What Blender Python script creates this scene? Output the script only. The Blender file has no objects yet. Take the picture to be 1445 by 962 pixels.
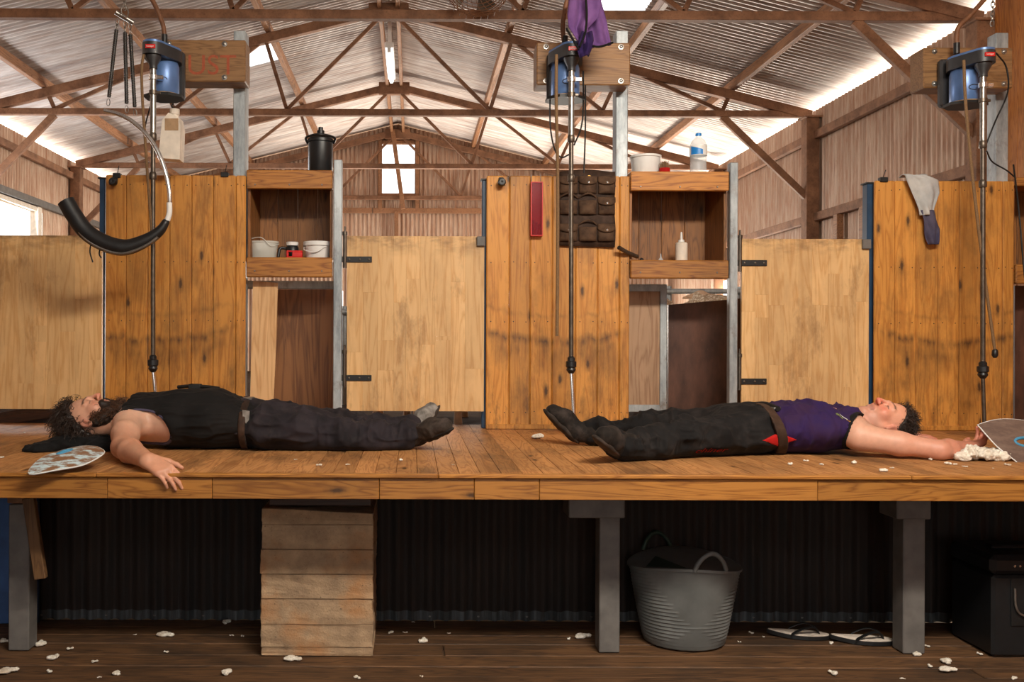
import bpy, bmesh, math, random
import numpy as np
from mathutils import Vector, Matrix
random.seed(7); rng = np.random.default_rng(7)
S = bpy.context.scene
COL = S.collection

# ------------------------------------------------------------------ camera
FPX, VX, VY, ROLL = 1300.0, 582.0, 481.0, 0.0035
CAMZ = 1.317
cd = bpy.data.cameras.new('camera'); cam = bpy.data.objects.new('camera', cd); COL.objects.link(cam)
cd.sensor_width = 36; cd.lens = 36 * FPX / 1445; cd.clip_end = 500
cd.shift_x = (722.5 - VX) / 1445
cam.matrix_world = Matrix.Translation((0, 0, CAMZ)) @ Matrix.Rotation(math.pi/2, 4, 'X') @ Matrix.Rotation(ROLL, 4, 'Z')
S.camera = cam

# ------------------------------------------------------------------ view, world, sun, daylight
S.view_settings.view_transform = 'Standard'; S.view_settings.look = 'None'
S.view_settings.gamma = 1; S.view_settings.use_curve_mapping = False
S.view_settings.exposure = 0.0
W = bpy.data.worlds.new('world'); S.world = W; W.use_nodes = True
bg = W.node_tree.nodes['Background']; bg.inputs[0].default_value = (0.93, 0.97, 1.0, 1); bg.inputs[1].default_value = 2.6

def area(name, loc, target, sx, sy, power, col):
    l = bpy.data.lights.new(name, 'AREA'); l.shape = 'RECTANGLE'; l.size = sx; l.size_y = sy
    l.energy = power; l.color = col
    o = bpy.data.objects.new(name, l); COL.objects.link(o); o.location = loc
    o.rotation_euler = (Vector(target) - Vector(loc)).to_track_quat('-Z', 'Y').to_euler()
    return o
sd = bpy.data.lights.new('sun', 'SUN'); sd.energy = 3.0; sd.angle = 0.009; sd.color = (1, 0.93, 0.82)
so = bpy.data.objects.new('sun', sd); COL.objects.link(so); so.rotation_euler = (math.radians(-25), math.radians(20), 0)
# work light hung under the near truss (its housing is built with the roof fittings) and the open doorway behind the camera
area('work_light', (1.1, 0.9, 3.70), (0.5, 5.0, 1.0), 2.6, 0.26, 310, (1, 0.91, 0.78))
area('doorway_daylight', (0.4, -4.2, 1.6), (0.4, 5, 1.2), 2.0, 2.0, 24, (1, 0.93, 0.84))
# daylight through the eave gaps on both sides and through the pen windows, then an added gable fill
area('eave_gap_daylight', (4.66, 9.5, 3.80), (3.5, 9.5, 4.35), 0.14, 13.0, 130, (1, 0.93, 0.82)).rotation_euler = (0, math.radians(180 - 35), math.radians(0))
area('eave_gap_daylight', (-5.12, 9.5, 3.80), (-4.0, 9.5, 4.35), 0.14, 13.0, 110, (1, 0.93, 0.84)).rotation_euler = (0, math.radians(180 + 35), math.radians(0))
area('pen_window_daylight', (-4.8, 10.4, 2.5), (1.0, 10.6, 3.2), 2.9, 1.0, 110, (0.97, 0.98, 1))
area('pen_doorway_daylight', (4.3, 13.4, 1.5), (0.0, 10.5, 3.4), 2.0, 1.3, 430, (1, 0.92, 0.80))
area('pen_gable_fill', (0.6, 15.9, 1.7), (0.3, 9.0, 4.2), 5.0, 1.0, 300, (1, 0.90, 0.78))  # added fill lamp low at the gable, brightens the roof and pens

# ------------------------------------------------------------------ helpers
def at(px, py, D):
    u, v = px - VX, py - VY
    return Vector(((u + ROLL*v) * D / FPX, D, CAMZ - (v - ROLL*u) * D / FPX))
def X(px, D): return (px - VX) * D / FPX
def Z(px, py, D): return at(px, py, D).z

class MB:
    """collects geometry of one mesh object"""
    def __init__(s): s.v = []; s.f = []; s.m = []; s.cur = 0
    def add(s, vs, fs):
        b = len(s.v); s.v += [tuple(p) for p in vs]
        for f in fs: s.f.append(tuple(b + i for i in f)); s.m.append(s.cur)
        return s
    def box(s, a, b, ch=0.0, mat=None):
        x0, x1 = sorted((a[0], b[0])); y0, y1 = sorted((a[1], b[1])); z0, z1 = sorted((a[2], b[2]))
        ch = min(ch, (x1-x0)*.45, (y1-y0)*.45, (z1-z0)*.45)
        if ch <= 0:
            vs = [(x, y, z) for x in (x0, x1) for y in (y0, y1) for z in (z0, z1)]
            fs = [(0,1,3,2), (4,6,7,5), (0,4,5,1), (2,3,7,6), (0,2,6,4), (1,5,7,3)]
        else:
            vs = []; idx = {}
            for i, x in enumerate((x0, x1)):
                for j, y in enumerate((y0, y1)):
                    for k, z in enumerate((z0, z1)):
                        sx, sy, sz = (1, -1)[i]*ch, (1, -1)[j]*ch, (1, -1)[k]*ch
                        idx[i,j,k,0] = len(vs); vs.append((x, y+sy, z+sz))
                        idx[i,j,k,1] = len(vs); vs.append((x+sx, y, z+sz))
                        idx[i,j,k,2] = len(vs); vs.append((x+sx, y+sy, z))
            g = lambda i,j,k,a: idx[i,j,k,a]
            fs = []
            for i in (0,1): fs.append((g(i,0,0,0), g(i,0,1,0), g(i,1,1,0), g(i,1,0,0)))
            for j in (0,1): fs.append((g(0,j,0,1), g(1,j,0,1), g(1,j,1,1), g(0,j,1,1)))
            for k in (0,1): fs.append((g(0,0,k,2), g(0,1,k,2), g(1,1,k,2), g(1,0,k,2)))
            for i in (0,1):
                for j in (0,1): fs.append((g(i,j,0,0), g(i,j,1,0), g(i,j,1,1), g(i,j,0,1)))
                for k in (0,1): fs.append((g(i,0,k,0), g(i,1,k,0), g(i,1,k,2), g(i,0,k,2)))
            for j in (0,1):
                for k in (0,1): fs.append((g(0,j,k,1), g(1,j,k,1), g(1,j,k,2), g(0,j,k,2)))
            for i in (0,1):
                for j in (0,1):
                    for k in (0,1): fs.append((g(i,j,k,0), g(i,j,k,1), g(i,j,k,2)))
        if mat is not None: vs = [mat @ Vector(p) for p in vs]
        return s.add(vs, fs)
    def bar(s, p, q, w, t, up=(0,1,0), ch=0.0):
        """box section from p to q, t across along up, w across the other way"""
        p, q = Vector(p), Vector(q); d = q - p; L = d.length; d.normalize()
        u = Vector(up); u = (u - d*u.dot(d)).normalized(); r = d.cross(u)
        m = Matrix((r, u, d)).transposed().to_4x4(); m.translation = p
        return s.box((-w/2, -t/2, 0), (w/2, t/2, L), ch, m)
    def tube(s, pts, r, n=10, cap=True, closed=False):
        pts = [Vector(p) for p in pts]; N = len(pts)
        rr = r if hasattr(r, '__len__') else [r]*N
        T = []
        for i in range(N):
            a = pts[(i-1) % N] if (closed or i > 0) else pts[i]; b = pts[(i+1) % N] if (closed or i < N-1) else pts[i]
            T.append((b-a).normalized())
        u = T[0].orthogonal().normalized(); vs = []
        for i in range(N):
            u = (u - T[i]*u.dot(T[i])).normalized(); w = T[i].cross(u)
            for k in range(n):
                a = 2*math.pi*k/n; vs.append(pts[i] + (u*math.cos(a) + w*math.sin(a))*rr[i])
        fs = []
        for i in range(N if closed else N-1):
            j = (i+1) % N
            for k in range(n): fs.append((i*n+k, i*n+(k+1) % n, j*n+(k+1) % n, j*n+k))
        if cap and not closed: fs += [tuple(range(n))[::-1], tuple((N-1)*n+k for k in range(n))]
        return s.add(vs, fs)
    def lathe(s, prof, c=(0,0,0), n=28, ax='z', sy=1.0, caps=True):
        vs = []; fs = []
        for r, h in prof:
            for k in range(n):
                a = 2*math.pi*k/n; x, y = r*math.cos(a), r*math.sin(a)*sy
                p = {'z': (x, y, h), 'y': (x, h, y), 'x': (h, x, y)}[ax]
                vs.append((p[0]+c[0], p[1]+c[1], p[2]+c[2]))
        N = len(prof)
        for i in range(N-1):
            for k in range(n): fs.append((i*n+k, i*n+(k+1) % n, (i+1)*n+(k+1) % n, (i+1)*n+k))
        if caps:
            if prof[0][0] > 1e-5: fs.append(tuple(range(n))[::-1])
            if prof[-1][0] > 1e-5: fs.append(tuple((N-1)*n+k for k in range(n)))
        return s.add(vs, fs)
    def prism(s, poly, h0, h1, fn=None):
        """poly in 2D extruded h0..h1; fn maps (a,b,h) to 3D"""
        fn = fn or (lambda a, b, h: (a, b, h)); n = len(poly)
        vs = [fn(a, b, h0) for a, b in poly] + [fn(a, b, h1) for a, b in poly]
        fs = [tuple(range(n))[::-1], tuple(range(n, 2*n))] + [(i, (i+1) % n, n+(i+1) % n, n+i) for i in range(n)]
        return s.add(vs, fs)
    def grid(s, fn, nu, nv):
        vs = [fn(i/nu, j/nv) for i in range(nu+1) for j in range(nv+1)]
        fs = [(i*(nv+1)+j, (i+1)*(nv+1)+j, (i+1)*(nv+1)+j+1, i*(nv+1)+j+1) for i in range(nu) for j in range(nv)]
        return s.add(vs, fs)
    def mesh(s, name, mats, smooth=None):
        me = bpy.data.meshes.new(name); me.from_pydata(s.v, [], s.f)
        for m in (mats if isinstance(mats, (list, tuple)) else [mats]): me.materials.append(m)
        if any(s.m): me.polygons.foreach_set('material_index', s.m)
        bm = bmesh.new(); bm.from_mesh(me); bmesh.ops.recalc_face_normals(bm, faces=bm.faces); bm.to_mesh(me); bm.free()
        if smooth is not None:
            me.polygons.foreach_set('use_smooth', [True]*len(me.polygons)); me.set_sharp_from_angle(angle=math.radians(smooth))
        me.update(); return me
    def obj(s, name, mats, parent=None, smooth=None):
        return link(name, s.mesh(name, mats, smooth), parent)
def link(name, me, parent=None, loc=None):
    o = bpy.data.objects.new(name, me); COL.objects.link(o); o.parent = parent
    if loc is not None: o.location = loc
    return o
def tag(o, label=None, cat=None, group=None, kind=None):
    if label: o['label'] = label
    if cat: o['category'] = cat
    if group: o['group'] = group
    if kind: o['kind'] = kind
    return o
def empty(name, loc, label=None, cat=None, group=None, kind=None):
    o = bpy.data.objects.new(name, None); COL.objects.link(o); o.location = loc; o.empty_display_size = .05
    return tag(o, label, cat, group, kind)
def under(o, parent):
    """parent o keeping its world place (parents are only translated)"""
    o.parent = parent; o.matrix_parent_inverse = Matrix.Translation(-Vector(parent.location)); return o
def ctree(o, parent=None):
    c = o.copy(); COL.objects.link(c); c.parent = parent
    for ch in list(o.children): ctree(ch, c)
    return c
def bez(pts, n=8):
    """Catmull-Rom through the points"""
    P = [Vector(p) for p in pts]; P = [P[0]*2-P[1]] + P + [P[-1]*2-P[-2]]; out = []
    for i in range(1, len(P)-2):
        for k in range(n):
            t = k/n; a, b, c, d = P[i-1:i+3]
            out.append(.5*((2*b) + (c-a)*t + (2*a-5*b+4*c-d)*t*t + (3*b-a-3*c+d)*t**3))
    out.append(P[-2]); return out
def text_mesh(body, size, mat, name, M, parent=None, ext=0.0006):
    cu = bpy.data.curves.new(name, 'FONT'); cu.body = body; cu.size = size; cu.extrude = ext; cu.align_x = 'CENTER'; cu.align_y = 'CENTER'
    o = bpy.data.objects.new(name, cu); COL.objects.link(o)
    dg = bpy.context.evaluated_depsgraph_get(); me = bpy.data.meshes.new_from_object(o.evaluated_get(dg))
    bpy.data.objects.remove(o); bpy.data.curves.remove(cu)
    me.transform(M); me.materials.clear(); me.materials.append(mat)
    return link(name, me, parent)

# ------------------------------------------------------------------ materials
class NT:
    def __init__(s, name):
        s.mat = bpy.data.materials.new(name); s.mat.use_nodes = True; s.t = s.mat.node_tree
        s.bsdf = s.t.nodes['Principled BSDF']; s.out = s.t.nodes['Material Output']
    def n(s, typ, ins=None, **props):
        nd = s.t.nodes.new('ShaderNode' + typ)
        for k, v in props.items(): setattr(nd, k, v)
        for k, v in (ins or {}).items():
            sock = nd.inputs[k]
            if isinstance(v, bpy.types.NodeSocket): s.t.links.new(v, sock)
            else: sock.default_value = v
        return nd
    def math(s, op, a, b=0.0, c=None, clamp=False):
        nd = s.n('Math', {0: a, 1: b}, operation=op, use_clamp=clamp)
        if c is not None: nd.inputs[2].default_value = c
        return nd.outputs[0]
    def mul(s, v, k):
        return s.n('VectorMath', {0: v, 1: k}, operation='MULTIPLY').outputs[0]
    def addv(s, v, k):
        return s.n('VectorMath', {0: v, 1: k}, operation='ADD').outputs[0]
    def noise(s, vec, scale, detail=3, rough=.55, dist=0.0):
        return s.n('TexNoise', {'Vector': vec, 'Scale': scale, 'Detail': detail, 'Roughness': rough, 'Distortion': dist}).outputs[0]
    def ramp(s, fac, stops):
        nd = s.n('ValToRGB', {0: fac}); e = nd.color_ramp.elements
        while len(e) < len(stops): e.new(.5)
        for i, (p, c) in enumerate(stops):
            e[i].position = p; e[i].color = (c, c, c, 1) if isinstance(c, (int, float)) else (*c, 1)
        return nd.outputs[0]
    def mix(s, fac, a, b, mode='MIX'):
        nd = s.n('Mix', {0: fac}, data_type='RGBA', blend_type=mode)
        for k, v in ((6, a), (7, b)):
            if isinstance(v, bpy.types.NodeSocket): s.t.links.new(v, nd.inputs[k])
            else: nd.inputs[k].default_value = (v, v, v, 1) if isinstance(v, (int, float)) else (*v, 1)
        return nd.outputs[2]
    def set(s, **kw):
        for k, v in kw.items():
            k = {'color': 'Base Color', 'rough': 'Roughness', 'metal': 'Metallic', 'normal': 'Normal', 'alpha': 'Alpha',
                 'trans': 'Transmission Weight', 'ior': 'IOR', 'spec': 'Specular IOR Level', 'emit': 'Emission Color', 'estr': 'Emission Strength',
                 'sss': 'Subsurface Weight', 'coat': 'Coat Weight', 'sheen': 'Sheen Weight'}[k]
            if isinstance(v, bpy.types.NodeSocket): s.t.links.new(v, s.bsdf.inputs[k])
            elif isinstance(v, tuple) and len(v) == 3: s.bsdf.inputs[k].default_value = (*v, 1)
            else: s.bsdf.inputs[k].default_value = v
        return s
    def bump(s, h, strength=.3, dist=.002):
        return s.n('Bump', {'Height': h, 'Strength': strength, 'Distance': dist}).outputs[0]
    def pos(s): return s.n('NewGeometry').outputs['Position']
    def rnd(s): return s.n('ObjectInfo').outputs['Random']
def srgb(r, g, b):
    f = lambda c: ((c/255+.055)/1.055)**2.4 if c/255 > .04045 else c/255/12.92
    return (f(r), f(g), f(b))
def plain(name, col, rough=.5, metal=0.0, var=.15, scale=25, **kw):
    m = NT(name); v = m.noise(m.pos(), scale, 4)
    c = m.mix(m.ramp(v, [(.3, 0.0), (.7, 1.0)]), tuple(k*(1-var) for k in col), tuple(min(1, k*(1+var)) for k in col))
    m.set(color=c, rough=rough, metal=metal, normal=m.bump(v, .15, .002), **kw); return m.mat
def wood(name, light, dark, axis='z', knots=.55, rough=.55, tint=.28, dirt=.5, knotcol=(.045, .018, .006), stain=None, grain=1.0, dirtcol=(.05, .025, .01), dirt_scale=2.2):
    m = NT(name); p = m.pos(); r = m.rnd()
    off = m.n('CombineXYZ', {0: m.math('MULTIPLY', r, 31.7), 1: m.math('MULTIPLY', r, 17.3), 2: m.math('MULTIPLY', r, 23.1)}).outputs[0]
    q = m.addv(p, off)
    st = {'x': (1.2, 14, 14), 'y': (14, 1.2, 14), 'z': (14, 14, 1.2)}[axis]
    st2 = {'x': (6, 220, 220), 'y': (220, 6, 220), 'z': (220, 220, 6)}[axis]
    stk = {'x': (3.2, 0, 9), 'y': (9, 3.2, 0), 'z': (9, 0, 3.2)}[axis]
    big = m.noise(m.mul(q, st), 1.0, 3, .5, .6)
    rings = m.math('ABSOLUTE', m.math('SINE', m.math('MULTIPLY', big, 34.0*grain)))
    fine = m.noise(m.mul(q, st2), 1.0, 2)
    g = m.math('ADD', m.math('MULTIPLY', rings, .6), m.math('MULTIPLY', fine, .45))
    c = m.mix(m.ramp(g, [(.12, 1.0), (.75, 0.0)]), light, dark)
    # board to board tint
    c = m.mix(1.0, c, m.ramp(r, [(0, 1-tint), (1, 1.0)]), 'MULTIPLY')
    if knots:
        sq = m.n('SeparateXYZ', {0: q}).outputs; ia, ib = {'x': (0, 2), 'y': (0, 1), 'z': (0, 2)}[axis]
        v2 = m.n('CombineXYZ', {0: m.math('MULTIPLY', sq[ia], max(stk[ia], .1)), 1: m.math('MULTIPLY', sq[ib], max(stk[ib], .1))}).outputs[0]
        vo = m.n('TexVoronoi', {'Vector': v2, 'Scale': .8, 'Randomness': 1.0}, voronoi_dimensions='2D')
        d = m.math('ADD', vo.outputs['Distance'], m.math('MULTIPLY', m.math('SUBTRACT', m.noise(p, 60, 2), .5), .06))
        keep = m.math('GREATER_THAN', m.n('SeparateColor', {0: vo.outputs['Color']}).outputs[0], 1-knots)
        k = m.math('MULTIPLY', m.ramp(d, [(.04, 1.0), (.085, .35), (.15, 0.0)]), keep)
        c = m.mix(m.math('MULTIPLY', k, .9), c, knotcol)
    if dirt:
        dn = m.noise(m.mul(p, {'x': (.7, 1.6, 1.6), 'y': (1.6, .7, 1.6), 'z': (1.6, 1.6, .7)}[axis]), dirt_scale, 6, .68)
        c = m.mix(m.math('MULTIPLY', m.ramp(dn, [(.47, 0.0), (.72, 1.0)]), dirt), c, dirtcol)
    if stain: c = stain(m, c, p)
    m.set(color=c, rough=m.math('ADD', m.math('MULTIPLY', fine, .25), rough-.12), normal=m.bump(g, .25, .0012)); return m.mat
def arc_stain(m, c, p):
    """old smears where a swinging handpiece and greasy hands rub the boards"""
    sx = m.n('SeparateXYZ', {0: p}); x, z = sx.outputs[0], sx.outputs[2]
    for cx in (-1.48, .83, 3.13):
        dx = m.math('SUBTRACT', x, cx); sag = m.math('MULTIPLY', m.math('MULTIPLY', dx, dx), .36)
        inside = m.ramp(m.math('ABSOLUTE', dx), [(.34, 1.0), (.5, 0.0)])
        for z0, w, st in ((1.315, .020, .85), (1.24, .07, .5), (1.46, .012, .35)):
            d = m.math('SUBTRACT', m.math('SUBTRACT', z, z0), sag)
            d = m.math('ADD', d, m.math('MULTIPLY', m.math('SUBTRACT', m.noise(m.mul(p, (9, 9, 3)), 2.0, 4), .5), .09))
            a = m.math('SUBTRACT', 1.0, m.math('DIVIDE', m.math('ABSOLUTE', d), w*1.8), clamp=True)
            br = m.ramp(m.noise(m.mul(p, (30, 30, 8)), 1.0, 4), [(.35, .15), (.65, 1.0)])
            c = m.mix(m.math('MULTIPLY', m.math('MULTIPLY', m.math('MULTIPLY', a, inside), br), st), c, (.05, .022, .008))
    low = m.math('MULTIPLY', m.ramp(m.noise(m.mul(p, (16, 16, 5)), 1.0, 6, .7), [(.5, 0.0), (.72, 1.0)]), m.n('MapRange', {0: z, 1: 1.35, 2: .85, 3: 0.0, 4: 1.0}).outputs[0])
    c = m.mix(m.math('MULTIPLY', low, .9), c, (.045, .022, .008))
    # nail rows
    return c
def gate_stain(m, c, p):
    """hand grime along the upper edge and worn blotches"""
    sx = m.n('SeparateXYZ', {0: p}); z = sx.outputs[2]
    edge = m.n('MapRange', {0: z, 1: 1.80, 2: 1.925, 3: 0.0, 4: 1.0}).outputs[0]
    n = m.ramp(m.noise(m.mul(p, (4, 4, 9)), 1.6, 6, .68), [(.44, 0.0), (.66, 1.0)])
    c = m.mix(m.math('MULTIPLY', m.math('MULTIPLY', edge, n), .85), c, (.10, .045, .015))
    b = m.ramp(m.noise(m.mul(p, (1.5, 1.5, .6)), 2.7, 6, .72), [(.56, 0.0), (.70, .6)])
    return m.mix(b, c, (.22, .105, .035))
MAT = {}
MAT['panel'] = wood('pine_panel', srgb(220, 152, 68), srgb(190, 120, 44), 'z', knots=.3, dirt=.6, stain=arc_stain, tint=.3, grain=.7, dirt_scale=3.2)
MAT['rail'] = wood('pine_rail', srgb(198, 132, 58), srgb(140, 78, 26), 'x', knots=.45, dirt=.4)
MAT['gate'] = wood('laminated_pine', srgb(232, 188, 130), srgb(212, 160, 98), 'z', knots=.0, dirt=.4, tint=.2, dirtcol=(.25, .12, .04), grain=.55, stain=gate_stain)
MAT['deck'] = wood('deck_board', srgb(200, 144, 90), srgb(160, 106, 62), 'y', knots=.2, dirt=.75, tint=.35, rough=.62, dirtcol=(.06, .035, .022), dirt_scale=2.6)
MAT['deck'].node_tree.nodes['Principled BSDF'].inputs['Specular IOR Level'].default_value = .12
MAT['fascia'] = wood('fascia_board', srgb(180, 120, 52), srgb(132, 78, 26), 'x', knots=.55, dirt=.3, rough=.5, tint=.25)
MAT['lowfloor'] = wood('lower_floor_board', srgb(112, 78, 48), srgb(62, 40, 22), 'x', knots=.1, dirt=.85, dirtcol=(.016, .01, .006), rough=.7)
MAT['darkwood'] = wood('dark_shelf_board', srgb(154, 100, 50), srgb(108, 66, 30), 'z', knots=.3, dirt=.4)
MAT['mount'] = wood('weathered_mount', srgb(158, 116, 72), srgb(118, 80, 46), 'x', knots=.2, dirt=.3)
MAT['ply'] = wood('plywood', srgb(236, 190, 136), srgb(212, 158, 102), 'z', knots=.15, dirt=.2, grain=.6)
MAT['ply_brown'] = wood('brown_plywood', srgb(150, 100, 58), srgb(104, 62, 32), 'z', knots=.15, dirt=.45, grain=.6)
MAT['ply_grey'] = wood('greyed_plywood', srgb(188, 150, 116), srgb(156, 116, 84), 'z', knots=.1, dirt=.3, grain=.6)
MAT['lining'] = wood('lining_board', srgb(214, 136, 62), srgb(172, 98, 38), 'z', knots=.4, dirt=.3)
MAT['brace'] = wood('rough_brace', srgb(116, 84, 52), srgb(84, 56, 32), 'z', knots=.1, dirt=.4)
MAT['joist'] = wood('dark_joist', srgb(72, 42, 24), srgb(44, 26, 14), 'x', knots=.1, dirt=.5)
def formply():
    m = NT('dark_formply'); p = m.pos(); n1 = m.noise(m.mul(p, (3, 3, 1.2)), 2.0, 6, .65); sp = m.noise(p, 90, 2)
    c = m.mix(m.ramp(n1, [(.38, 0.0), (.66, 1.0)]), srgb(64, 42, 34), srgb(104, 70, 56))
    c = m.mix(m.ramp(sp, [(.74, 0.0), (.80, .7)]), c, srgb(150, 130, 110))
    m.set(color=c, rough=.38); return m.mat
MAT['formply'] = formply()
def rust(name, a, b, rough=.75):
    m = NT(name); p = m.pos(); n1 = m.noise(p, 5, 6, .7); n2 = m.noise(p, 60, 3)
    c = m.mix(m.ramp(n1, [(.35, 0.0), (.65, 1.0)]), a, b); c = m.mix(m.ramp(n2, [(.55, 0.0), (.75, .5)]), c, tuple(k*.45 for k in a))
    m.set(color=c, rough=rough, metal=.1, normal=m.bump(n2, .2, .002)); return m.mat
MAT['rust'] = rust('red_oxide_steel', srgb(108, 74, 52), srgb(156, 112, 82))
MAT['purlin'] = wood('purlin_timber', srgb(168, 118, 80), srgb(116, 76, 48), 'y', knots=.1, dirt=.4)
def corr(name, a, b, streak_axis, warm, warmf, rough=.45, metal=.35):
    m = NT(name); p = m.pos()
    k = {'x': (.35, 5, 1), 'z': (5, 5, .35)}[streak_axis]
    n1 = m.noise(m.mul(p, k), 2.2, 6, .65); n2 = m.noise(m.mul(p, tuple(c*3.3 for c in k)), 2.5, 5, .7)
    c = m.mix(m.ramp(n1, [(.34, 0.0), (.62, 1.0)]), a, b)
    c = m.mix(m.math('MULTIPLY', m.ramp(n2, [(.42, 0.0), (.66, 1.0)]), warmf), c, warm)
    m.set(color=c, rough=rough, metal=metal); return m.mat
MAT['roof'] = corr('galvanised_roof', srgb(172, 162, 158), srgb(224, 216, 210), 'x', srgb(170, 130, 104), .5, metal=.2)
MAT['wallsheet'] = corr('galvanised_wall', srgb(176, 148, 126), srgb(206, 182, 160), 'z', srgb(160, 106, 74), .7, metal=.45, rough=.45)
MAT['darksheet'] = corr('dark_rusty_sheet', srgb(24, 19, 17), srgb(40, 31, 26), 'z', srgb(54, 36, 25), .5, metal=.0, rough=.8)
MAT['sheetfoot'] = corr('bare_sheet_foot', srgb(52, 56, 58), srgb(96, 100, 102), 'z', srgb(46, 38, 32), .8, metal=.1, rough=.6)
def galv():
    m = NT('galvanised_post'); p = m.pos()
    n1 = m.noise(m.mul(p, (6, 6, 1.5)), 2, 6, .7); vo = m.n('TexVoronoi', {'Vector': p, 'Scale': 60.0}).outputs['Distance']
    c = m.mix(m.ramp(n1, [(.35, 0.0), (.65, 1.0)]), srgb(128, 134, 138), srgb(188, 194, 196))
    c = m.mix(m.ramp(m.noise(p, 7, 6, .7), [(.56, 0.0), (.74, .7)]), c, srgb(104, 80, 58))
    m.set(color=c, rough=.5, metal=.45, normal=m.bump(vo, .05, .001)); return m.mat
MAT['galv'] = galv()
MAT['greypost'] = plain('grey_steel_post', srgb(108, 104, 100), .6, .1, .2, 14)
MAT['bluesteel'] = plain('blue_painted_steel', srgb(28, 58, 86), .45, .0, .2, 12)
MAT['bluesheet'] = plain('faded_blue_sheet', srgb(52, 84, 132), .6, .0, .3, 9)
MAT['black'] = plain('black_iron', srgb(30, 29, 29), .5, .2, .25, 30)
MAT['steel'] = plain('worn_steel', srgb(150, 146, 140), .32, .85, .25, 40)
MAT['darksteel'] = plain('dark_steel_tube', srgb(98, 88, 78), .38, .7, .3, 30)
MAT['chrome'] = plain('bright_steel', srgb(226, 226, 224), .16, .9, .08, 30)
MAT['motorblue'] = plain('motor_blue', srgb(92, 124, 176), .35, .25, .12, 10)
MAT['motorblack'] = plain('motor_black', srgb(48, 48, 50), .42, .0, .2, 20)
MAT['red'] = plain('red_plastic', srgb(206, 34, 30), .4, .0, .1, 20)
MAT['white'] = plain('white_plastic', srgb(232, 230, 226), .45, .0, .05, 14)
MAT['offwhite'] = plain('dusty_white_plastic', srgb(226, 214, 198), .55, .0, .14, 16)
MAT['dustcard'] = plain('dusty_brown_label', srgb(170, 138, 104), .8, .0, .2, 24)
MAT['blackplastic'] = plain('black_plastic', srgb(26, 27, 29), .4, .0, .2, 30)
MAT['rope'] = plain('brown_rope', srgb(124, 96, 66), .9, .0, .3, 220)
MAT['cable'] = plain('black_cable', srgb(22, 21, 20), .6, .0, .2, 30)
MAT['conduit'] = plain('brown_conduit', srgb(118, 78, 52), .6, .1, .25, 30)
MAT['redpaint'] = plain('faded_red_paint', srgb(158, 78, 50), .8, .0, .2, 60)
MAT['brass'] = plain('brass', srgb(206, 160, 84), .35, .8, .1, 30)
def concrete():
    m = NT('board_formed_concrete'); p = m.pos(); n1 = m.noise(p, 7, 7, .7); n2 = m.noise(p, 120, 3)
    c = m.mix(m.ramp(n1, [(.34, 0.0), (.66, 1.0)]), srgb(138, 114, 90), srgb(188, 158, 124))
    c = m.mix(m.ramp(m.noise(p, 4.5, 5, .6), [(.5, 0.0), (.68, .75)]), c, srgb(176, 122, 74))
    c = m.mix(m.ramp(n2, [(.66, 0.0), (.74, .8)]), c, srgb(66, 52, 40))
    m.set(color=c, rough=.92, normal=m.bump(m.math('ADD', n1, n2), .6, .006)); return m.mat
MAT['concrete'] = concrete()
def wool():
    m = NT('raw_wool'); p = m.pos(); n1 = m.noise(p, 70, 4, .7); n2 = m.noise(p, 12, 3)
    c = m.mix(m.ramp(n1, [(.3, 0.0), (.65, 1.0)]), srgb(196, 182, 160), srgb(246, 240, 228))
    c = m.mix(m.ramp(n2, [(.52, 0.0), (.75, .6)]), c, srgb(178, 152, 120))
    m.set(color=c, rough=.95, sheen=.3, normal=m.bump(n1, .7, .006)); return m.mat
MAT['wool'] = wool()
def fleece():
    m = NT('sheep_fleece'); p = m.pos(); vo = m.n('TexVoronoi', {'Vector': p, 'Scale': 48.0}).outputs['Distance']; n2 = m.noise(p, 9, 4)
    c = m.mix(m.ramp(vo, [(.1, 0.0), (.6, 1.0)]), srgb(248, 236, 216), srgb(176, 150, 120)); c = m.mix(m.ramp(n2, [(.5, 0.0), (.75, .6)]), c, srgb(122, 92, 66))
    m.set(color=c, rough=.95, normal=m.bump(vo, -.8, .01)); return m.mat
MAT['fleece'] = fleece()
MAT['sheepface'] = plain('sheep_face', srgb(196, 164, 136), .8, .0, .15, 30)
def cloth(name, col, col2, scale=9, rough=.85, dust=0.0):
    m = NT(name); p = m.pos(); n1 = m.noise(p, scale, 5, .6); w = m.noise(p, 420, 2)
    c = m.mix(m.ramp(n1, [(.35, 0.0), (.65, 1.0)]), col, col2)
    if dust: c = m.mix(m.math('MULTIPLY', m.ramp(m.noise(p, 14, 6, .7), [(.5, 0.0), (.74, 1.0)]), dust), c, srgb(112, 98, 92))
    m.set(color=c, rough=rough, sheen=.02, spec=.25, normal=m.bump(w, .25, .001)); return m.mat
MAT['blackcloth'] = cloth('black_singlet_cloth', srgb(15, 14, 14), srgb(24, 21, 20))
MAT['trouser_grey'] = cloth('charcoal_trouser_cloth', srgb(25, 22, 26), srgb(44, 38, 43), dust=.12)
MAT['trouser_black'] = cloth('black_trouser_cloth', srgb(14, 13, 14), srgb(25, 23, 23), dust=.12)
MAT['purple'] = cloth('purple_singlet_cloth', srgb(42, 25, 76), srgb(52, 30, 64))
MAT['purple2'] = cloth('faded_purple_cloth', srgb(96, 62, 118), srgb(122, 84, 138))
MAT['greycloth'] = cloth('grey_rag_cloth', srgb(168, 168, 168), srgb(196, 194, 190), rough=.9)
MAT['navycloth'] = cloth('navy_rag_cloth', srgb(52, 50, 76), srgb(84, 78, 96))
MAT['bluecloth'] = cloth('bright_blue_cloth', srgb(24, 58, 150), srgb(34, 74, 176))
MAT['redcloth'] = cloth('red_panel_cloth', srgb(164, 20, 18), srgb(184, 28, 24))
MAT['towel'] = cloth('black_towel', srgb(9, 9, 10), srgb(18, 18, 19), 20)
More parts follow.
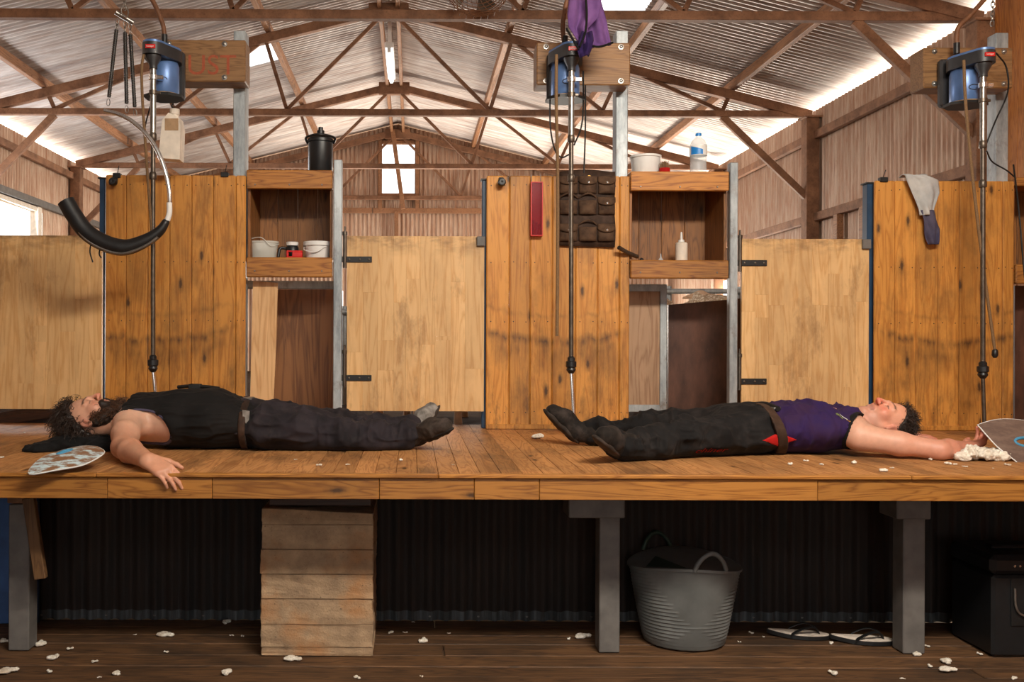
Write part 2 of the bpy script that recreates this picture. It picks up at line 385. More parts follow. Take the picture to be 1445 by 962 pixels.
MAT['boot'] = cloth('brown_black_boot_suede', srgb(36, 30, 26), srgb(64, 53, 45), 24, dust=.35)
MAT['boot2'] = cloth('dark_boot_suede', srgb(20, 18, 17), srgb(40, 33, 28), 24, dust=.25)
MAT['bootgrey'] = cloth('grey_boot_suede', srgb(92, 86, 80), srgb(150, 144, 138), 24, dust=.2)
MAT['leather'] = cloth('dark_brown_leather', srgb(42, 29, 22), srgb(70, 49, 36), 14, rough=.7, dust=.12)
MAT['leather2'] = cloth('brown_suede_pouch', srgb(60, 42, 30), srgb(92, 68, 50), 18, rough=.8)
MAT['rubber'] = plain('black_rubber', srgb(24, 24, 25), .45, .0, .3, 18)
def tubmat():
    m = NT('grey_rubber_tub'); p = m.pos(); n1 = m.noise(p, 8, 5)
    m.set(color=m.mix(m.ramp(n1, [(.35, 0.0), (.7, 1.0)]), srgb(98, 100, 98), srgb(118, 120, 118)), rough=.5); return m.mat
MAT['tub'] = tubmat()
MAT['tubin'] = plain('dark_green_tub_lining', srgb(34, 52, 40), .6, .0, .1, 10)
def paddle(name, base, paint, f0, f1):
    m = NT(name); p = m.pos(); n1 = m.noise(m.mul(p, (12, 30, 30)), 1.0, 6, .7)
    m.set(color=m.mix(m.ramp(n1, [(f0, 0.0), (f1, 1.0)]), base, paint), rough=.5); return m.mat
MAT['paddle_blue'] = paddle('worn_blue_white_paddle', srgb(134, 96, 66), srgb(196, 218, 224), .46, .56)
MAT['paddle_brown'] = paddle('dusty_brown_paddle', srgb(96, 78, 70), srgb(128, 108, 96), .4, .75)
MAT['bluepaint'] = plain('sky_blue_plastic', srgb(66, 140, 178), .45, .0, .15, 30)
MAT['rim'] = plain('pale_plastic_rim', srgb(214, 216, 214), .5, .0, .1, 30)
MAT['footbed'] = plain('cream_footbed', srgb(214, 200, 186), .8, .0, .08, 60)
def glassy(name, col, rough=.08, alpha=.35):
    m = NT(name); m.set(color=col, rough=rough, alpha=alpha, spec=.6); return m.mat
MAT['clear'] = glassy('clear_plastic', srgb(226, 236, 240), .1, .38)
MAT['cloudy'] = glassy('cloudy_plastic', srgb(222, 222, 214), .3, .55)
MAT['pane'] = glassy('dusty_window_glass', srgb(240, 246, 250), .1, .08)
MAT['redclear'] = glassy('red_clear_plastic', srgb(150, 26, 40), .15, .5)
MAT['bottleblue'] = plain('blue_label', srgb(34, 130, 208), .4, .0, .1, 10)
MAT['green'] = plain('green_paste', srgb(104, 112, 62), .7, .0, .2, 40)
def skylight():
    m = NT('translucent_roof_sheet'); t = m.n('BsdfTranslucent', {'Color': (.95, .97, 1, 1)}); tr = m.n('BsdfTransparent')
    mx = m.n('MixShader', {0: .5, 1: t.outputs[0], 2: tr.outputs[0]}); m.t.links.new(mx.outputs[0], m.out.inputs[0]); return m.mat
MAT['skylight'] = skylight()
def emis(name, col, st):
    m = NT(name); m.set(color=col, emit=col, estr=st); return m.mat
MAT['tube_light'] = emis('fluorescent_tube', (.9, .97, 1.0), 9.0)
MAT['ground'] = plain('pale_dirt_ground', srgb(206, 178, 146), .95, .0, .15, 1.5)
MAT['slat'] = wood('pen_slat', srgb(70, 50, 34), srgb(42, 28, 18), 'x', knots=0, dirt=.5, rough=.95); MAT['slat'].node_tree.nodes['Principled BSDF'].inputs['Specular IOR Level'].default_value = .05
def skin(name, mult=(1, 1, 1)):
    m = NT(name); at_ = m.n('Attribute', attribute_name='Col').outputs['Color']; p = m.pos()
    n1 = m.noise(p, 45, 4, .6); n2 = m.noise(p, 400, 2)
    c = m.mix(1.0, at_, m.ramp(n1, [(.3, .88), (.7, 1.0)]), 'MULTIPLY')
    m.set(color=c, rough=.5, sss=.12, normal=m.bump(n2, .12, .0008))
    m.bsdf.inputs['Subsurface Radius'].default_value = (1, .35, .2); m.bsdf.inputs['Subsurface Scale'].default_value = .01
    return m.mat
MAT['skin'] = skin('skin')
MAT['hairdark'] = plain('dark_brown_hair', srgb(34, 24, 19), .55, .0, .35, 60)
MAT['beardbrown'] = plain('frizzy_brown_beard', srgb(88, 58, 38), .6, .0, .35, 60)
MAT['hairbrown'] = plain('brown_curl_hair', srgb(46, 31, 22), .55, .0, .35, 60)
# ================================================================== SETTING
BZ = .81                    # top of the raised board
FY, WY = 3.51, 5.31         # board front edge, stand wall face
RX, RZ, SL = -.274, 5.17, .25   # ridge x, roof sheet height at ridge, slope
XL, XR, YB, YG = -4.94, 4.48, -4.5, 16.3
T1, T2, T3 = 7.12, 10.16, 13.26
def roofz(x): return RZ - SL*abs(x - RX)

def corrugated(n, pitch=.0762, amp=.011, seg=8):
    """profile points (s, d) for n corrugations"""
    return [(i*pitch/seg, amp*math.cos(2*math.pi*i/seg)) for i in range(n*seg+1)]

# outside ground
g = MB(); g.box((-60, -60, -.9), (60, 60, -.75)); tag(g.obj('ground', MAT['ground']), kind='structure')
# ---- roof: one sheet per 0.762 m, skylights let into single sheets
roof = empty('ceiling', (RX, YB, RZ), kind='structure')
prof = corrugated(10)
def slope_sheet(side, a, b, over=0):
    m = MB(); vs = []; fs = []
    for s, d in prof:
        for w in (a, b): vs.append((side*w, s, -SL*w + d))
    for i in range(len(prof)-1): fs.append((2*i, 2*i+1, 2*i+3, 2*i+2))
    m.add(vs, fs); return m.mesh('roof_sheet', MAT['roof'], 60)
full = {s: slope_sheet(s, .0, 5.1 if s > 0 else 5.05) for s in (-1, 1)}
parts_ = {s: [slope_sheet(s, a, b) for a, b in ((0, 1.38), (1.34, 2.56), (2.52, 5.05))] for s in (-1, 1)}
sky = {-1: (20,), 1: (17,)}
nsh = int((YG + .35 - YB)/.762) + 1
for s in (-1, 1):
    for i in range(nsh):
        if i in sky[s]:
            for k, me in enumerate(parts_[s]):
                if k == 1: me = me.copy(); me.materials.clear(); me.materials.append(MAT['skylight'])
                link('roof_sheet' if k != 1 else 'skylight_sheet', me, roof, (0, i*.762, .004*(k == 1)))
        else: link('roof_sheet', full[s], roof, (0, i*.762, 0.0))
# ridge boards and purlins
def beam(name, p, q, w, t, mat, label, cat, group=None, up=(0,0,1), ch=.004):
    return tag(MB().bar(p, q, w, t, up, ch).obj(name, MAT[mat]), label, cat, group)
for k, dx in enumerate((-.10, .10)):
    beam('ridge_beam', (RX+dx, YB, RZ-.13), (RX+dx, YG, RZ-.13), .045, .15, 'purlin', 'long brown timber ridge beam running along the roof peak', 'beam', 'twin ridge beams')
for side in (-1, 1):
    for nm, dx in (('upper', 1.33), ('middle', 2.58), ('lower', 3.8)):
        x = RX + side*dx; z = roofz(x) - .075
        beam('purlin', (x, YB, z), (x, YG, z), .06, .10, 'purlin', f'brown timber purlin, {nm} of three on the roof slope ' + ('above the side window' if side < 0 else 'above the timber-lined wall'), 'beam', 'roof purlins')
# ---- trusses
def truss(y, label):
    t = empty('roof_truss', (RX, y, 3.83), label, 'truss', 'rust-red steel roof trusses')
    def mem(name, p, q, w=.075, d=.06):
        MB().bar((p[0], 0, p[1]), (q[0], 0, q[1]), w, d, (0, 1, 0), .003).obj(name, MAT['rust'], t)
    rz = lambda dx: RZ - .19 - SL*abs(dx) - 3.83
    eL, eR = XL + .1 - RX, XR - .1 - RX
    mem('rafter', (0, rz(0)), (eL, rz(eL)), .1, .082); mem('rafter', (0, rz(0)), (eR, rz(eR)), .1, .084)
    mem('tie_chord', (eL, 0), (eR, 0), .07, .07)
    for s in (-1, 1):
        mem('web', (s*.05, rz(0)-.05), (s*1.12, .03), .04, .035); mem('web', (s*1.12, .03), (s*1.36, rz(1.36)), .04, .035)
        mem('web', (s*1.36, rz(1.36)), (s*2.36, .03), .04, .035); mem('web', (s*2.36, .03), (s*2.58, rz(2.58)), .04, .035)
        mem('web', (s*2.62, rz(2.62)), (s*3.68, .03), .04, .035); mem('web', (s*3.68, .03), (s*3.76, rz(3.76)), .04, .035)
        e = eR if s > 0 else eL
        mem('knee_brace', (s*3.68, -.03), (e, -.95), .075, .05)
    MB().box((-.22, -.045, rz(0)-.12), (.22, .045, rz(0)+.05), .004).obj('apex_plate', MAT['rust'], t)
    return t
names = {-1.95: 'rust-red steel truss over the wool room behind the stands', 4.05: None}
truss(T1, 'rust-red steel roof truss with the wire fan, just behind the plank partitions')
truss(T2, 'rust-red steel roof truss beside the fluorescent tube, between fan truss and far one')
truss(T3, 'pale-lit steel roof truss standing before the gable window')
truss(YG - .12, 'dark steel roof truss fixed against the corrugated gable wall')
truss(T1 - 6.1, 'rust-red steel roof truss over the lower floor')
truss(T1 - 3.05, 'rust-red steel roof truss over the raised platform')
# ---- columns
def column(x, y, label, z0=-.75):
    m = MB(); m.box((x-.07, y-.075, z0), (x+.07, y+.075, 3.83-.02), .006); m.box((x-.10, y-.1, 3.78), (x+.10, y+.1, 3.80), .002)
    return tag(m.obj('steel_column', MAT['rust']), label, 'column', 'shed wall columns')
for y, w in ((T1-6.1, 'beside the lower floor'), (T1-3.05, 'beside the raised platform'), (T1, 'carrying the fan truss'), (T2, 'carrying the truss beside the fluorescent tube'), (T3, 'carrying the truss before the gable window')):
    column(XR-.1, y, f'rust-brown steel column against the timber-lined side wall, {w}'); column(XL+.1, y, f'rust-brown steel column on the shed wall with the window, {w}')
# ---- side walls
def wall_sheets(root, side, x, y0, y1, z0, z1, openings=()):
    n = int(round((y1-y0)/.762)); cache = {}
    for i in range(n):
        ya = y0 + i*.762; segs = [(z0, z1)]
        for (oy0, oy1, oz0, oz1) in openings:
            if ya + .3 > oy0 and ya + .46 < oy1: segs = [(z0, oz0), (oz1, z1)]
        for a, b in segs:
            if (a, b) not in cache:
                m = MB(); vs = []
                for s, d in prof: vs += [(d*1.0, s, a), (d, s, b)]
                m.add(vs, [(2*k, 2*k+1, 2*k+3, 2*k+2) for k in range(len(prof)-1)]); cache[a, b] = m.mesh('wall_sheet', MAT['wallsheet'], 60)
            link('wall_sheet', cache[a, b], root, (0, ya - root.location.y, 0))
wr = empty('wall_right', (XR, 0, 0), kind='structure'); wall_sheets(wr, 1, XR, 6.99, YG, -.75, 3.90, ((12.7, 14.3, .5, 2.2),))
wl = empty('wall_left', (XL, 0, 0), kind='structure'); wall_sheets(wl, -1, XL, YB, YG, -.75, 3.90, ((9.4, 12.0, 2.18, 3.0),))
# timber lining of the near right wall, one board at a time
lin = empty('wall_lining_right', (XR, 0, 0), kind='structure'); lin.name = 'wall_right_lining'
lb = MB().box((-.03, 0, -.2), (0, .132, 3.93), .004).mesh('lining_board', MAT['lining'])
for i in range(90):
    y = YB + .05 + i*.135
    if y < 6.93: link('lining_board', lb, lin, (-.02, y, 0))
# girts
def girt(x, y0, y1, z, lab, mat='rust'):
    beam('girt', (x, y0, z), (x, y1, z), .06, .09, mat, lab, 'beam', None)
girt(XR-.06, 7.0, YG, 3.59, 'upper horizontal girt along the corrugated wall beyond the timber lining')
girt(XR-.06, 7.0, YG, 2.69, 'lower horizontal girt along the corrugated wall with studs beneath')
girt(XL+.06, YB, YG, 3.66, 'upper horizontal girt high on the wall with the window')
girt(XL+.06, YB, YG, 3.10, 'grey-blue girt above the bright side window', 'greypost')
for y, c in ((9.55, 'nearer the post'), (9.0, 'beside the blue post'), (8.3, 'nearest the timber lining')):
    beam('stud', (XR-.07, y, BZ), (XR-.07, y, 2.645), .07, .09, 'purlin', f'short timber stud under the lower girt, {c}', 'stud', None, up=(0, 1, 0))
# left window
wn = empty('window_1', (XL, 10.7, 2.6), kind='structure')
def part(root, name, mb, mat, smooth=None):
    o = mb.obj(name, mat if not isinstance(mat, str) else MAT[mat], None, smooth); return under(o, root)
for (a, b) in (((XL-.02, 9.35, 2.13), (XL+.07, 12.0, 2.19)), ((XL-.02, 9.35, 2.98), (XL+.07, 12.0, 3.04)), ((XL-.02, 9.33, 2.13), (XL+.07, 9.40, 3.04)), ((XL-.02, 11.93, 2.13), (XL+.09, 12.05, 3.04))):
    part(wn, 'window_frame', MB().box(a, b, .004), 'offwhite')
part(wn, 'pane', MB().box((XL, 9.38, 2.18), (XL+.006, 11.95, 3.0)), 'pane')
# ---- gable wall
wf = empty('wall_far', (0, YG, 0), kind='structure')
WX0, WX1, WZ0, WZ1 = -.545, .03, 3.92, 4.79
x = XL - .1
while x < XR + .1:
    xe = x + .762
    segs = [(x, xe, 'full')]
    if x < WX1 and xe > WX0: segs = []
    def gs(xa, xb, lo, hi):
        n = max(2, int(round((xb-xa)/.0762*8))); m = MB(); vs = []
        for k in range(n+1):
            xx = xa + (xb-xa)*k/n; d = .012*math.cos(2*math.pi*(xx-XL)/.0762)
            vs += [(xx, YG + d, lo), (xx, YG + d, hi if hi else roofz(xx) - .02)]
        m.add(vs, [(2*k, 2*k+1, 2*k+3, 2*k+2) for k in range(n)])
        under(m.obj('wall_sheet', MAT['wallsheet'], None, 60), wf)
    if segs and x > -2.0 and xe < 3.2: gs(x, xe, -.75, 1.2); gs(x, xe, 2.2, None)  # opening added out of view behind the partitions for the gable fill lamp
    elif segs: gs(x, xe, -.75, None)
    else:
        a, b = max(x, WX0), min(xe, WX1)
        if x < WX0: gs(x, WX0, -.75, None)
        gs(a, b, -.75, WZ0); gs(a, b, WZ1, None)
        if xe > WX1: gs(WX1, xe, -.75, None)
    x = xe
gw = empty('window_2', ((WX0+WX1)/2, YG, 4.35), kind='structure')
for a, b in (((WX0-.03, YG-.07, WZ0-.05), (WX1+.03, YG+.02, WZ0)), ((WX0-.03, YG-.07, WZ1), (WX1+.03, YG+.02, WZ1+.06)), ((WX0-.07, YG-.1, 3.6), (WX0, YG-.01, 4.98)), ((WX1, YG-.1, 3.6), (WX1+.08, YG-.01, 4.98))):
    part(gw, 'window_frame', MB().box(a, b, .004), 'purlin')
part(gw, 'pane', MB().box((WX0, YG, WZ0), (WX1, YG+.006, WZ1)), 'pane')
MBm = MB().bar((-.36, YG-.2, 5.0), (-.17, YG-.2, 3.62), .075, .06, (0, 1, 0), .004); tag(MBm.obj('gable_post', MAT['purlin']), 'slightly leaning post crossing the gable window', 'post')
tag(MB().bar((-.29, YG-.1, 3.6), (-.29, YG-.1, BZ), .075, .06, (0, 1, 0), .004).obj('gable_post', MAT['purlin']), 'upright timber post below the gable window', 'post')
beam('girt', (XL+.12, YG-.07, 3.61), (XR-.12, YG-.07, 3.61), .06, .09, 'purlin', 'horizontal timber girt across the corrugated gable wall under the window', 'beam')
# ---- wall behind the camera with its wide doorway
wb = empty('wall_back', (0, YB, 0), kind='structure')
for a, b in ((XL, -.8), (1.6, XR)):
    part(wb, 'wall_sheet', MB().box((a, YB-.02, -.75), (b, YB, 3.9)), 'wallsheet')
part(wb, 'wall_sheet', MB().box((-.8, YB-.02, 2.6), (1.6, YB, 4.0)), 'wallsheet')

# ---- lower floor, board by board
fl = empty('floor', (0, 0, 0), kind='structure')
y = YB; rr = random.Random(3)
while y < 4.34:
    w = rr.choice((.115, .13, .14)); x0 = XL
    cuts = sorted([XL, XR] + [rr.uniform(-3.5, 3.5)])
    for a, b in zip(cuts[:-1], cuts[1:]):
        dz = rr.uniform(-.004, 0.0)
        under(MB().box((a+.002, y, -.03), (b-.002, min(y+w-.004, 4.40), dz), .004).obj('floorboard', MAT['lowfloor']), fl)
    y += w
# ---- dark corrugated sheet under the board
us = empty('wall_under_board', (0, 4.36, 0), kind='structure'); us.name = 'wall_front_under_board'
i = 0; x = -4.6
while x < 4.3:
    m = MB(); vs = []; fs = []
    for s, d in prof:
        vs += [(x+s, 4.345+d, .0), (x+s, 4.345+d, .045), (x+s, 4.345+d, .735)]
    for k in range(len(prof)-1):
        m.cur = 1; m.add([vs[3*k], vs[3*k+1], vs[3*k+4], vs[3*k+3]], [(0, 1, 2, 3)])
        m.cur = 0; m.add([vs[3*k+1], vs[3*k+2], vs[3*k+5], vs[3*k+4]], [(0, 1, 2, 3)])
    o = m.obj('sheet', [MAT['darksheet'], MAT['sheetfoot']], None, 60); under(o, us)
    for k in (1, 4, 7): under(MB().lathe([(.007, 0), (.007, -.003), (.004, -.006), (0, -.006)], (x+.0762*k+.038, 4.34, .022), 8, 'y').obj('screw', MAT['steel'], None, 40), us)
    x += .762
tag(MB().box((-1.95, 4.27, .0), (-1.735, 4.30, .69), .004).obj('blue_panel', MAT['bluesheet']), 'faded blue panel standing behind the end support post', 'panel')

# ================================================================== RAISED BOARD
board = empty('raised_platform', (0, FY, BZ), 'raised timber shearing platform of narrow boards with a laminated front edge', 'platform')
PW = .0812
plank_me = MB().box((0, 0, -.022), (PW-.0012, WY+.30-FY-.02, 0), .0018).mesh('plank', MAT['deck'])
nx0 = int(-4.4/PW)
for i in range(nx0, int(4.35/PW)):
    o = link('plank', plank_me, board, (i*PW+.02, .02, rr.uniform(-.0012, 0)))
cuts = [-4.4, -2.6, X(152, FY), X(300, FY), X(536, FY), X(670, FY), X(762, FY), X(1155, FY), 3.1, 4.35]
for a, b in zip(cuts[:-1], cuts[1:]):
    under(MB().box((a+.0008, FY+rr.uniform(0, .002), BZ-.097), (b-.0008, FY+.045, BZ-.0165), .002).obj('fascia_board', MAT['fascia']), board)
for a, b in zip([-4.4, -1.2, .1, 1.9], [-1.2, .1, 1.9, 4.35]):
    under(MB().box((a, FY-.012, BZ-.0155), (b-.001, FY+.0195, BZ+.001), .004).obj('nosing', MAT['fascia']), board)
for yy in (3.72, 4.25, 5.0):
    under(MB().box((-4.4, yy-.03, BZ-.115), (4.35, yy+.03, BZ-.023), .004).obj('joist', MAT['joist']), board)
# pen floor: slats with gaps
pen = empty('floor_pens', (0, WY+.3, BZ-.03), kind='structure')
sl = MB().box((XL+.1, 0, -.03), (XR-.1, .045, 0), .004).mesh('slat', MAT['slat'])
for i in range(165): link('slat', sl, pen, (0, .005 + i*.064, 0))
# supports
def support(px0, px1, head, label, D=3.90):
    r = empty('support_post', (X((px0+px1)/2, D), D, 0), label, 'post', 'platform support posts')
    a, b = X(px0, D), X(px1, D)
    part(r, 'shaft', MB().box((a, D, 0), (b, D+.09, .575 if head else BZ-.19), .004), 'greypost')
    if head: part(r, 'cap_plate', MB().box((X(head[0], D-.02), D-.03, .575), (X(head[1], D-.02), D+.12, .655), .004), 'greypost')
    return r
support(13, 42, None, 'grey steel support post beside the leaning timber brace')
support(847, 876, (803, 882), 'grey steel support post with a wide cap plate beside the grey tub')
support(1276, 1307, (1265, 1313), 'grey steel support post with a short cap beside the thongs')
tag(MB().box((X(12, 3.9), 3.89, BZ-.185), (X(36, 3.9), 3.99, BZ-.12), .004).obj('packer', MAT['rust']), 'rust-brown packer on the post beside the timber brace', 'packer')
tag(MB().bar(at(41, 702, 3.767), at(58, 816, 3.767), .047, .03, (0, 1, 0), .003).obj('timber_brace', MAT['brace']), 'short leaning timber brace hanging under the platform edge', 'brace')
for px, D in ((828, 3.93), (1322, 3.95)):
    x0 = X(px, D); m = MB(); z0, z1 = .659 if px < 1000 else .655, BZ-.116
    m.box((x0-.043, D-.1, z0), (x0+.043, D+.35, z0+.004)); m.box((x0-.043, D-.1, z0+.004), (x0-.039, D+.35, z1)); m.box((x0+.039, D-.1, z0+.004), (x0+.043, D+.35, z1))
    tag(m.obj('steel_channel', MAT['rust']), 'rusty open steel channel ' + ('above the cap plate beside the tub' if px < 1000 else 'beside the short capped post near the black box'), 'channel')
# concrete pier in poured lifts
pier = empty('concrete_pier', (X(448, 3.85), 3.85, 0), 'weathered concrete pier of stacked rough lifts under the platform', 'pier')
ys = [926, 913, 881, 845, 810, 775, 740, 717]
D = 3.85
for k in range(7):
    z0, z1 = max(0, Z(448, ys[k], D)), Z(448, ys[k+1], D)
    if k == 0: z0 = 0.0
    jx = rr.uniform(-.003, .003); jy = rr.uniform(-.004, .003)
    a, b = X(370, D)+jx, X(527, D)+rr.uniform(-.003, .003); m = MB(); n = 14
    def pf(u, v, face):
        return None
    bm_ = bmesh.new(); bmesh.ops.create_cube(bm_, size=1.0)
    for v in bm_.verts: v.co = Vector((v.co.x, v.co.y, v.co.z*(z1-z0)/.42))
    bmesh.ops.bevel(bm_, geom=bm_.edges, offset=.006, segments=1, affect='EDGES'); bmesh.ops.subdivide_edges(bm_, edges=bm_.edges, cuts=3, use_grid_fill=True)
    for v in bm_.verts:
        v.co.z *= .42/(z1-z0); v.co = Vector((a + (v.co.x+.5)*(b-a), D+jy+(v.co.y+.5)*.40, z0+.0004+(v.co.z+.5)*(z1-z0-.0008)))
        if k == 6 and v.co.z > z0+.02: v.co.z -= max(0, (v.co.x-a)/(b-a)-.1)*.022
        v.co.x += rr.uniform(-.003, .003); v.co.y += rr.uniform(-.0025, .0025)
    me = bpy.data.meshes.new('concrete_lift'); bm_.to_mesh(me); bm_.free(); me.materials.append(MAT['concrete'])
    under(link('concrete_lift', me), pier)
zt = Z(448, 717, D)
tag(MB().box((X(378, D), D+.03, zt+.002), (X(525, D), D+.33, BZ-.118), .006).obj('timber_packer', MAT['joist']), 'dark rough timber packer on top of the concrete pier', 'packer')

# ================================================================== STAND WALL
def plank_panel(edges, ytop, ybot, label, pxref):
    D = WY; c = (X((edges[0]+edges[-1])/2, D), D, BZ)
    r = empty('plank_partition', c, label, 'partition', 'plank partitions along the stands')
    zt = Z(pxref, ytop, D)
    for i, (a, b) in enumerate(zip(edges[:-1], edges[1:])):
        under(MB().box((X(a, D)+.0006, D+rr.uniform(0, .0015), BZ+.012), (X(b, D)-.0006, D+.022, zt), .0055).obj('plank', MAT['panel']), r)
        xm = (X(a, D)+X(b, D))/2
        nails = MB()
        for zz in (zt-.055, zt-.5, BZ+.62, BZ+.1):
            for s in (-.3, .3): nails.lathe([(.0035, 0), (.003, -.0012), (0, -.0012)], (xm+s*(X(b, D)-X(a, D)), D+.0005, zz+rr.uniform(-.004, .004)), 6, 'y')
        under(nails.obj('nail_heads', MAT['black']), r)
    under(MB().box((X(edges[0], D), D-.014, BZ+.0012), (X(edges[-1], D), D+.03, BZ+.03), .004).obj('sill', MAT['panel']), r)
    for zz in (zt-.07, BZ+.25): under(MB().box((X(edges[0], D)+.02, D+.024, zz-.045), (X(edges[-1], D)-.1, D+.06, zz+.045), .003).obj('back_rail', MAT['panel']), r)
    return r
E1 = [148, 177, 207.6, 238.5, 269.5, 300, 332, 346]
E2 = [686, 718.5, 748, 779, 812, 843, 874, 888]
E3 = [1234, 1263, 1293, 1324, 1354, 1385.5, 1415, 1431]
plank_panel(E1, 247, 600, 'orange pine plank partition behind the curved black sling', 247)
plank_panel(E2, 248, 603, 'orange pine plank partition with the red box and leather pouch', 787)
plank_panel(E3, 255, 608, 'orange pine plank partition with the grey rag over its top', 1332)
plank_panel([e-975 for e in E2], 247, 600, 'orange pine plank partition beyond the gate near the side window', 247)
plank_panel([1562, 1590, 1620, 1650, 1672], 255, 608, 'narrow orange pine plank partition against the timber-lined wall', 1332)

def shelf_unit(pxa, pxb, ytop, y1, y2, y3, label, pxr=None):
    D = WY; xa, xb = X(pxa, D)+.001, X(pxb, D)-.001; pr = pxr or (pxa+pxb)/2
    zt, z1, z2, z3 = (Z(pr, q, D) for q in (ytop, y1, y2, y3))
    r = empty('shelf_unit', ((xa+xb)/2, D, z3), label, 'shelf', 'pine shelf units between the stands')
    dp = .40
    part(r, 'top_rail', MB().box((xa, D-.004, z1), (xb, D+.034, zt), .004), 'rail')
    part(r, 'shelf_rail', MB().box((xa, D-.006, z3), (xb, D+.034, z2), .006), 'rail')
    part(r, 'top_board', MB().box((xa+.002, D+.035, zt-.022), (xb-.002, D+dp, zt-.002), .002), 'rail')
    part(r, 'shelf_board', MB().box((xa+.002, D+.035, z2-.022), (xb-.002, D+dp, z2-.002), .002), 'rail')
    n = 4
    for k in range(n):
        a = xa + .0005 + (xb-xa-.001)*k/n; b = xa + .0005 + (xb-xa-.001)*(k+1)/n
        part(r, 'back_board', MB().box((a+.0008, D+dp-.018+rr.uniform(0, .002), z2-.001), (b-.0008, D+dp, zt-.0225), .003), 'darkwood')
    for s, xx in ((1, xa+.001), (-1, xb-.001)):
        part(r, 'side_board', MB().box((xx, D+.036, z2), (xx+s*.016, D+dp-.0185, zt-.0225), .002), 'darkwood')
    for f in (.1, .5, .88):
        for zz in (z1 + .022, z3+.035): part(r, 'screw', MB().lathe([(.005, 0), (.005, -.002), (.003, -.004), (0, -.004)], (xa+f*(xb-xa), D-.005, zz), 10, 'y'), 'steel', 40)
    r['zt'] = zt; r['z2'] = z2
    return zt, z2, xa, xb
S1 = shelf_unit(347, 468.5, 240, 266, 363, 391, 'open pine shelf holding the plastic tubs, black jug on top')
S2 = shelf_unit(889, 1028, 242, 269, 367, 393, 'open pine shelf holding a squeeze bottle, water bottle on top')
S3 = shelf_unit(1432.5, 1560, 250, 262, 373, 400, 'open pine shelf against the end of the rag partition', 1440)

# galvanised posts
def post(pxa, pxb, ytop, D, dep, label, mat='galv', z0=BZ+.001, name='steel_post', group='galvanised posts'):
    zt = Z((pxa+pxb)/2, ytop, D); a, b = X(pxa, D), X(pxb, D); w = .004; m = MB()
    m.box((a, D, z0), (b, D+dep, zt), .004)
    o = m.obj(name, MAT[mat]); o['label'] = label; o['category'] = 'post'; o['group'] = group; return o
post(328, 345, 43, WY+.064, .11, 'tall galvanised post carrying the motor plank with red letters')
post(868, 885, 43, WY+.064, .09, 'tall galvanised post carrying the motor under the purple singlet')
post(1404, 1422, 46, WY+.064, .085, 'tall galvanised post carrying the motor beside the timber-lined wall')
post(470, 482, 225, WY-.012, .05, 'slim galvanised hinge post beside the shelf of plastic tubs')
post(1029.5, 1041, 229, WY-.012, .05, 'slim galvanised hinge post beside the shelf with squeeze bottle')
post(-84, -72, 225, WY-.012, .05, 'slim galvanised hinge post at the gate near the side window')
for pa, pb, yt, w in ((139.5, 147.5, 252, 'behind the curved black sling'), (680, 687, 254, 'beside the red box partition'), (1223, 1233, 259, 'beside the grey rag partition')):
    o = post(pa, pb, yt, WY+.045, .06, f'narrow blue steel gate post {w}', 'bluesteel', group='blue latch posts')
    c = MB().box((X(pa, WY+.045)-.008, WY+.04, o.bound_box[1][2]), (X(pb, WY+.045)+.004, WY+.11, o.bound_box[1][2]+.008)).obj('post_cap', MAT['black'], o)

# gates of edge-glued pine staves
def gate(pxa, pxb, ytop, ybot, label, strapy, latch=True):
    D = WY+.012; xa, xb = X(pxa, D), X(pxb, D); pr = (pxa+pxb)/2; zt, zb = Z(pr, ytop, D), Z(pr, ybot, D)
    r = empty('pen_gate', (xa, D, zb), label, 'gate', 'laminated pine pen gates'); x = xa; rg = random.Random(int(pxa)+99)
    while x < xb-.01:
        w = min(rg.uniform(.07, .10), xb-x)
        if xb-x-w < .03: w = xb-x
        zs = sorted([zb, zt] + [rg.uniform(zb+.1, zt-.1) for _ in range(rg.choice((1, 1, 2)))])
        for a, b in zip(zs[:-1], zs[1:]):
            part(r, 'stave', MB().box((x+.0001, D+rg.uniform(0, .0004), a+.0001), (x+w-.0001, D+.022, b-.0001), .0006), 'gate')
        x += w
    for sy in strapy:
        z = Z(pxa, sy, D)
        st = part(r, 'hinge_strap', MB().box((xa-.03, D-.008, z-.017), (X(pxa+35, D), D-.001, z+.017), .002), 'black')
        for f in (.25, .6, .9):
            bt = MB().lathe([(.006, 0), (.006, -.003), (.003, -.005), (0, -.005)], (xa-.03+f*(X(pxa+35, D)-xa+.03), D-.008, z), 8, 'y').obj('bolt', MAT['darksteel'], None, 40)
            under(bt, st)
        part(r, 'hinge_pin', MB().tube([(xa-.013, D-.004, z-.05), (xa-.013, D-.004, z+.14)], .011, 10).lathe([(.015, z+.14), (.015, z+.16), (.006, z+.162), (.006, z+.19)], (xa-.013, D-.004, 0), 10), 'darksteel', 40)
    if latch:
        z = zt-.03; part(r, 'latch', MB().box((xb-.045, D-.02, z-.028), (xb+.004, D-.001, z+.028), .004), 'greypost')
    return r
gate(-58, 143.5, 332, 577, 'laminated pine pen gate below the bright side window', (353, 549))
gate(489.5, 683, 333, 580, 'laminated pine pen gate with dark smudges, below the gable window', (366, 533))
gate(1046.5, 1226, 337, 578, 'laminated pine pen gate between the squeeze bottle shelf and rag partition', (371, 538))
